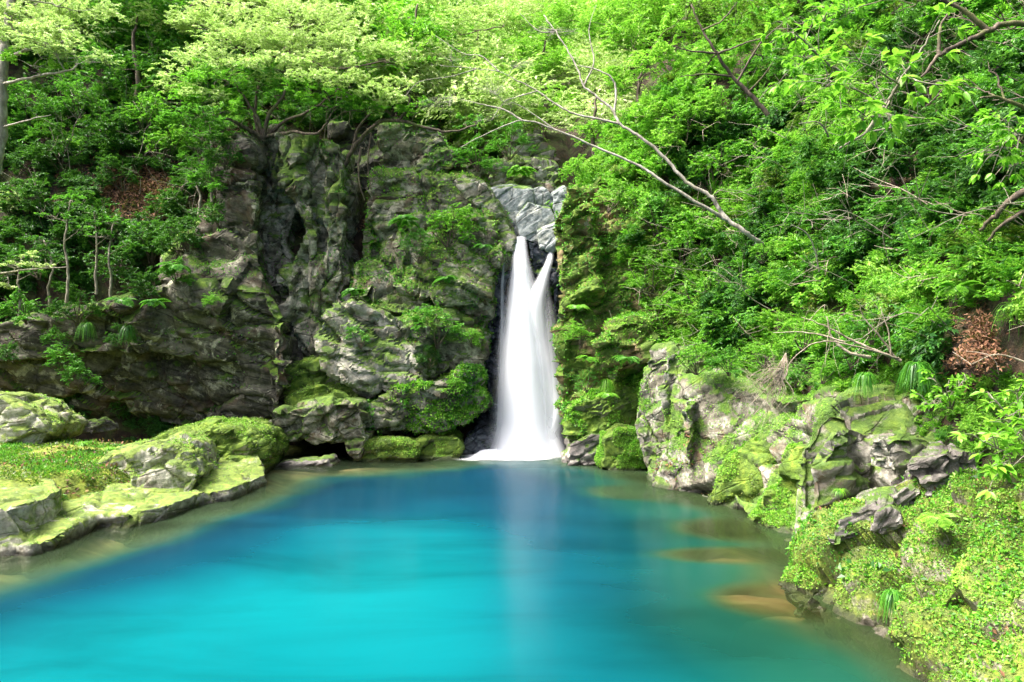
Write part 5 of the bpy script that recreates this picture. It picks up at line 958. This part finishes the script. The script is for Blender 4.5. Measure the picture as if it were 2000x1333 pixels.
P, N = on_mesh(LEDGE_V, LEDGE_F, 9000, rng, lambda c, nn: (c[:, 2] > .0)*(c[:, 1] > 11)*(c[:, 1] < 15.2)*(c[:, 0] > -11.5)*(fbm(c/.5, 4, 57) > -.02)); cover('ground_cover', P, N*np.sign(N[:, 2:3]), .05, 'leaf_olive', rng, asp=.6)
P, N = on_mesh(LEDGE_V, LEDGE_F, 1800, rng, lambda c, nn: (c[:, 2] > .2)*(c[:, 1] > 11.2)*(c[:, 1] < 17)*(fbm(c/.9, 4, 56) > .1)); cover('leaf_litter', P, N, .08, 'leaf_brown', rng, asp=.5, rise=.2)
cov(lambda lb: any(q in lb for q in ('big rounded boulder', 'low vivid green', 'stepped bright green', 'green mossy slab')), 7000, .03, 'leaf_olive', lambda c, nn: (c[:, 2] > .06)*(nn[:, 1] < .6)*(fbm(c/.4, 4, 71) > -.12), name='moss', seed=23, rise=.9)
cov(lambda lb: any(q in lb for q in ('big rounded boulder', 'low vivid green', 'stepped bright green')), 2500, .034, 'leaf_lime', lambda c, nn: (c[:, 2] > .06)*(nn[:, 2] > .1)*(fbm(c/.4, 4, 72) > .08), name='moss', seed=24, rise=.9)
led = lambda lb: any(q in lb for q in ('pitted cream', 'long low pale', 'tan boulder with'))
cov(led, 900, .035, 'leaf_lime', lambda c, nn: (fbm(c/.5, 4, 61) > .1)*(nn[:, 2] > .5), seed=19)
# dead leaves lying on the slopes
P, N = hill_pts(5200, -14, -1.5, 16, 25, 2.5, 12, lambda c: fbm(c/1.6, 3, 88) > .05); cover('leaf_litter', P, N, .11, 'leaf_brown', rng, asp=.45, rise=.25)
P, N = hill_pts(90000, -14, -5, 15.5, 24, 1.5, 9); px_, py_ = by_px(P); k_ = ((px_ > 200) & (px_ < 345) & (py_ > 325) & (py_ < 430)) | ((px_ < 95) & (py_ > 120) & (py_ < 175)); cover('leaf_litter', P[k_], N[k_], .10, 'leaf_brown', rng, asp=.42, rise=.35)
mnd = []
for px, py, Y, rx, ry in ((1918, 655, 8.0, 26, 36), (1925, 700, 7.75, 44, 16), (1885, 690, 8.1, 20, 10)):
    n = int(rx*ry*1.1); q = rng.normal(0, .45, (n, 2)); P = np.stack([at(px+a*rx, py+b_*ry, Y-.15*b_) for a, b_ in q])+rng.normal(0, .03, (n, 3)); mnd.append(P)
P = np.concatenate(mnd); cover('leaf_litter', P, np.tile(nrm(np.array([-.4, -.7, .6])), (len(P), 1)), .055, 'leaf_brown', rng, asp=.42, rise=.3)
rock('leaf_bank', [PR([(1868, 720, .2), (1880, 640, .3), (1905, 590, .4), (1945, 600, .3), (1965, 690, 0), (2040, 715, -.4), (2040, 790, -.5), (1900, 770, 0)], 8.2, (.6, 1.2, 0))], '', '', M['soil'], voxel=.05, big=.1, block=.04, strata=0, seed=90, kind='structure')

for a in (('bright', 1130, 655, 34, 'soft green plant cushion on the face halfway up beside the fall', 16.2), ('midfeather', 1150, 745, 30, 'fine leaved plant cushion above the grassy mossy step', 15.7), ('lime', 1195, 385, 40, 'yellow green shrub trailing over the top of the tan earth face', 16.4), ('dark', 365, 455, 48, 'dark bushy plant overhanging the slanting edge of the cliff', 16.9), ('mid', 410, 345, 46, 'green bush draping the upper edge of the cliff', 16.9), ('dark', 440, 300, 40, 'dark bush under the layered crown at the cliff corner', 16.9), ('mid', 345, 530, 36, 'ferny bush where the lip of the overhang meets the cliff', 16.6), ('dark', 425, 420, 34, 'dim bush hanging half way down the cliff edge', 16.8), ('mid', 40, 600, 45, 'dark ferny shrub spilling over the lip of the overhang near the edge', 16.5), ('dark', 150, 600, 50, 'dark shrub at the feet of the slim saplings', 16.6), ('dark', 290, 560, 45, 'dark shrub on the lip between saplings and pale cliff', 16.9), ('dark', 60, 500, 60, 'dark shrub behind the pale feathery branch', 17.2), ('dark', 230, 520, 60, 'dark shrub filling the shade behind the slim saplings', 17.6), ('dark', 350, 470, 46, 'dark shrub against the slanting cliff edge', 17.4), ('dark', 20, 690, 30, 'dark tuft plant on the face of the overhang near the edge', 16.4)):
    shrub(*a[:5], Y=a[5])
for a in (('lime', 1905, 835, 38, 'lime green shrub under the red leaf bank beside the broad leaved plant', 7.4), ('bright', 1960, 790, 40, 'bright shrub just below the litter shelf at the picture edge', 7.2), ('mid', 1850, 850, 26, 'small dark-leaved plant in the notch above the broken ledges', 7.9), ('bright', 1985, 880, 40, 'soft green shrub behind the broad leaved plant', 6.6)):
    shrub(*a[:5], Y=a[5])
# thin stems and dry twigs sticking out of the thickets
def brushwood(name, n, x0, x1, y0, y1, z0, z1, seed, bark, lean, L=(.5, 1.4)):
    global rng
    rg = np.random.default_rng(seed); P, N = hill_pts(n, x0, x1, y0, y1, z0, z1); mb = MB()
    for p, nn in zip(P, N):
        d = nrm(nn*1.0+np.array(lean)+rg.normal(0, .45, 3)); l = rg.uniform(*L); s = p+nn*.1; e = s+d*l; m = (s+e)/2+rg.normal(0, .10, 3)*l+np.array([0, 0, .08])
        cv = smooth_line([s, m, e+np.array([0, 0, -.12*l])], 4); mb.add(*tube(cv, .011, .003, 4))
        for k in range(3):
            q = cv[rg.integers(4, 9)]; f = nrm(d+rg.normal(0, .8, 3))*l*.35; mb.add(*tube(np.array([q, q+f*.5+rg.normal(0, .02, 3), q+f]), .005, .002, 3))
    o = mb.build(name, [M[bark]], smooth=True); o['kind'] = 'stuff'
brushwood('brushwood', 150, 2.5, 12, 5, 17, 1.5, 10, 91, 'bark_grey', (-.3, -.3, .4), (.7, 1.5))
brushwood('brushwood', 90, 2.5, 12, 5, 17, 1.5, 10, 92, 'twig', (-.3, -.3, .2), (.6, 1.3))
brushwood('brushwood', 140, -13, -3, 16, 22, 2.5, 11, 93, 'bark_grey', (0, -.4, .6), (.7, 1.6))

o = next(o for o in bpy.data.objects if o.name.startswith('leaf_bank')); me = o.data; V = np.empty(len(me.vertices)*3); me.vertices.foreach_get('co', V); V = V.reshape(-1, 3); F = np.empty(len(me.polygons)*3, np.int32); me.polygons.foreach_get('vertices', F); F = F.reshape(-1, 3)
P, N = on_mesh(V, F, 2600, rng, lambda c, nn: (nn[:, 1] < .4)*(c[:, 2] > 2.15)*1.0); cover('leaf_litter', P, N, .055, 'leaf_brown', rng, asp=.42, rise=.3)
P, N = on_mesh(V, F, 3000, rng, lambda c, nn: (nn[:, 1] < .5)*(c[:, 2] < 2.3)*1.0); cover('ground_cover', P, N, .06, 'leaf_bright', rng, asp=.6)
k_ = on_mesh(V, F, 2400, rng, lambda c, nn: (nn[:, 1] < .6)*(c[:, 2] > 2.0)*(by_px(c)[0] > 1945))
cover('ground_cover', k_[0], k_[1], .09, 'leaf_dark', rng, asp=.45)
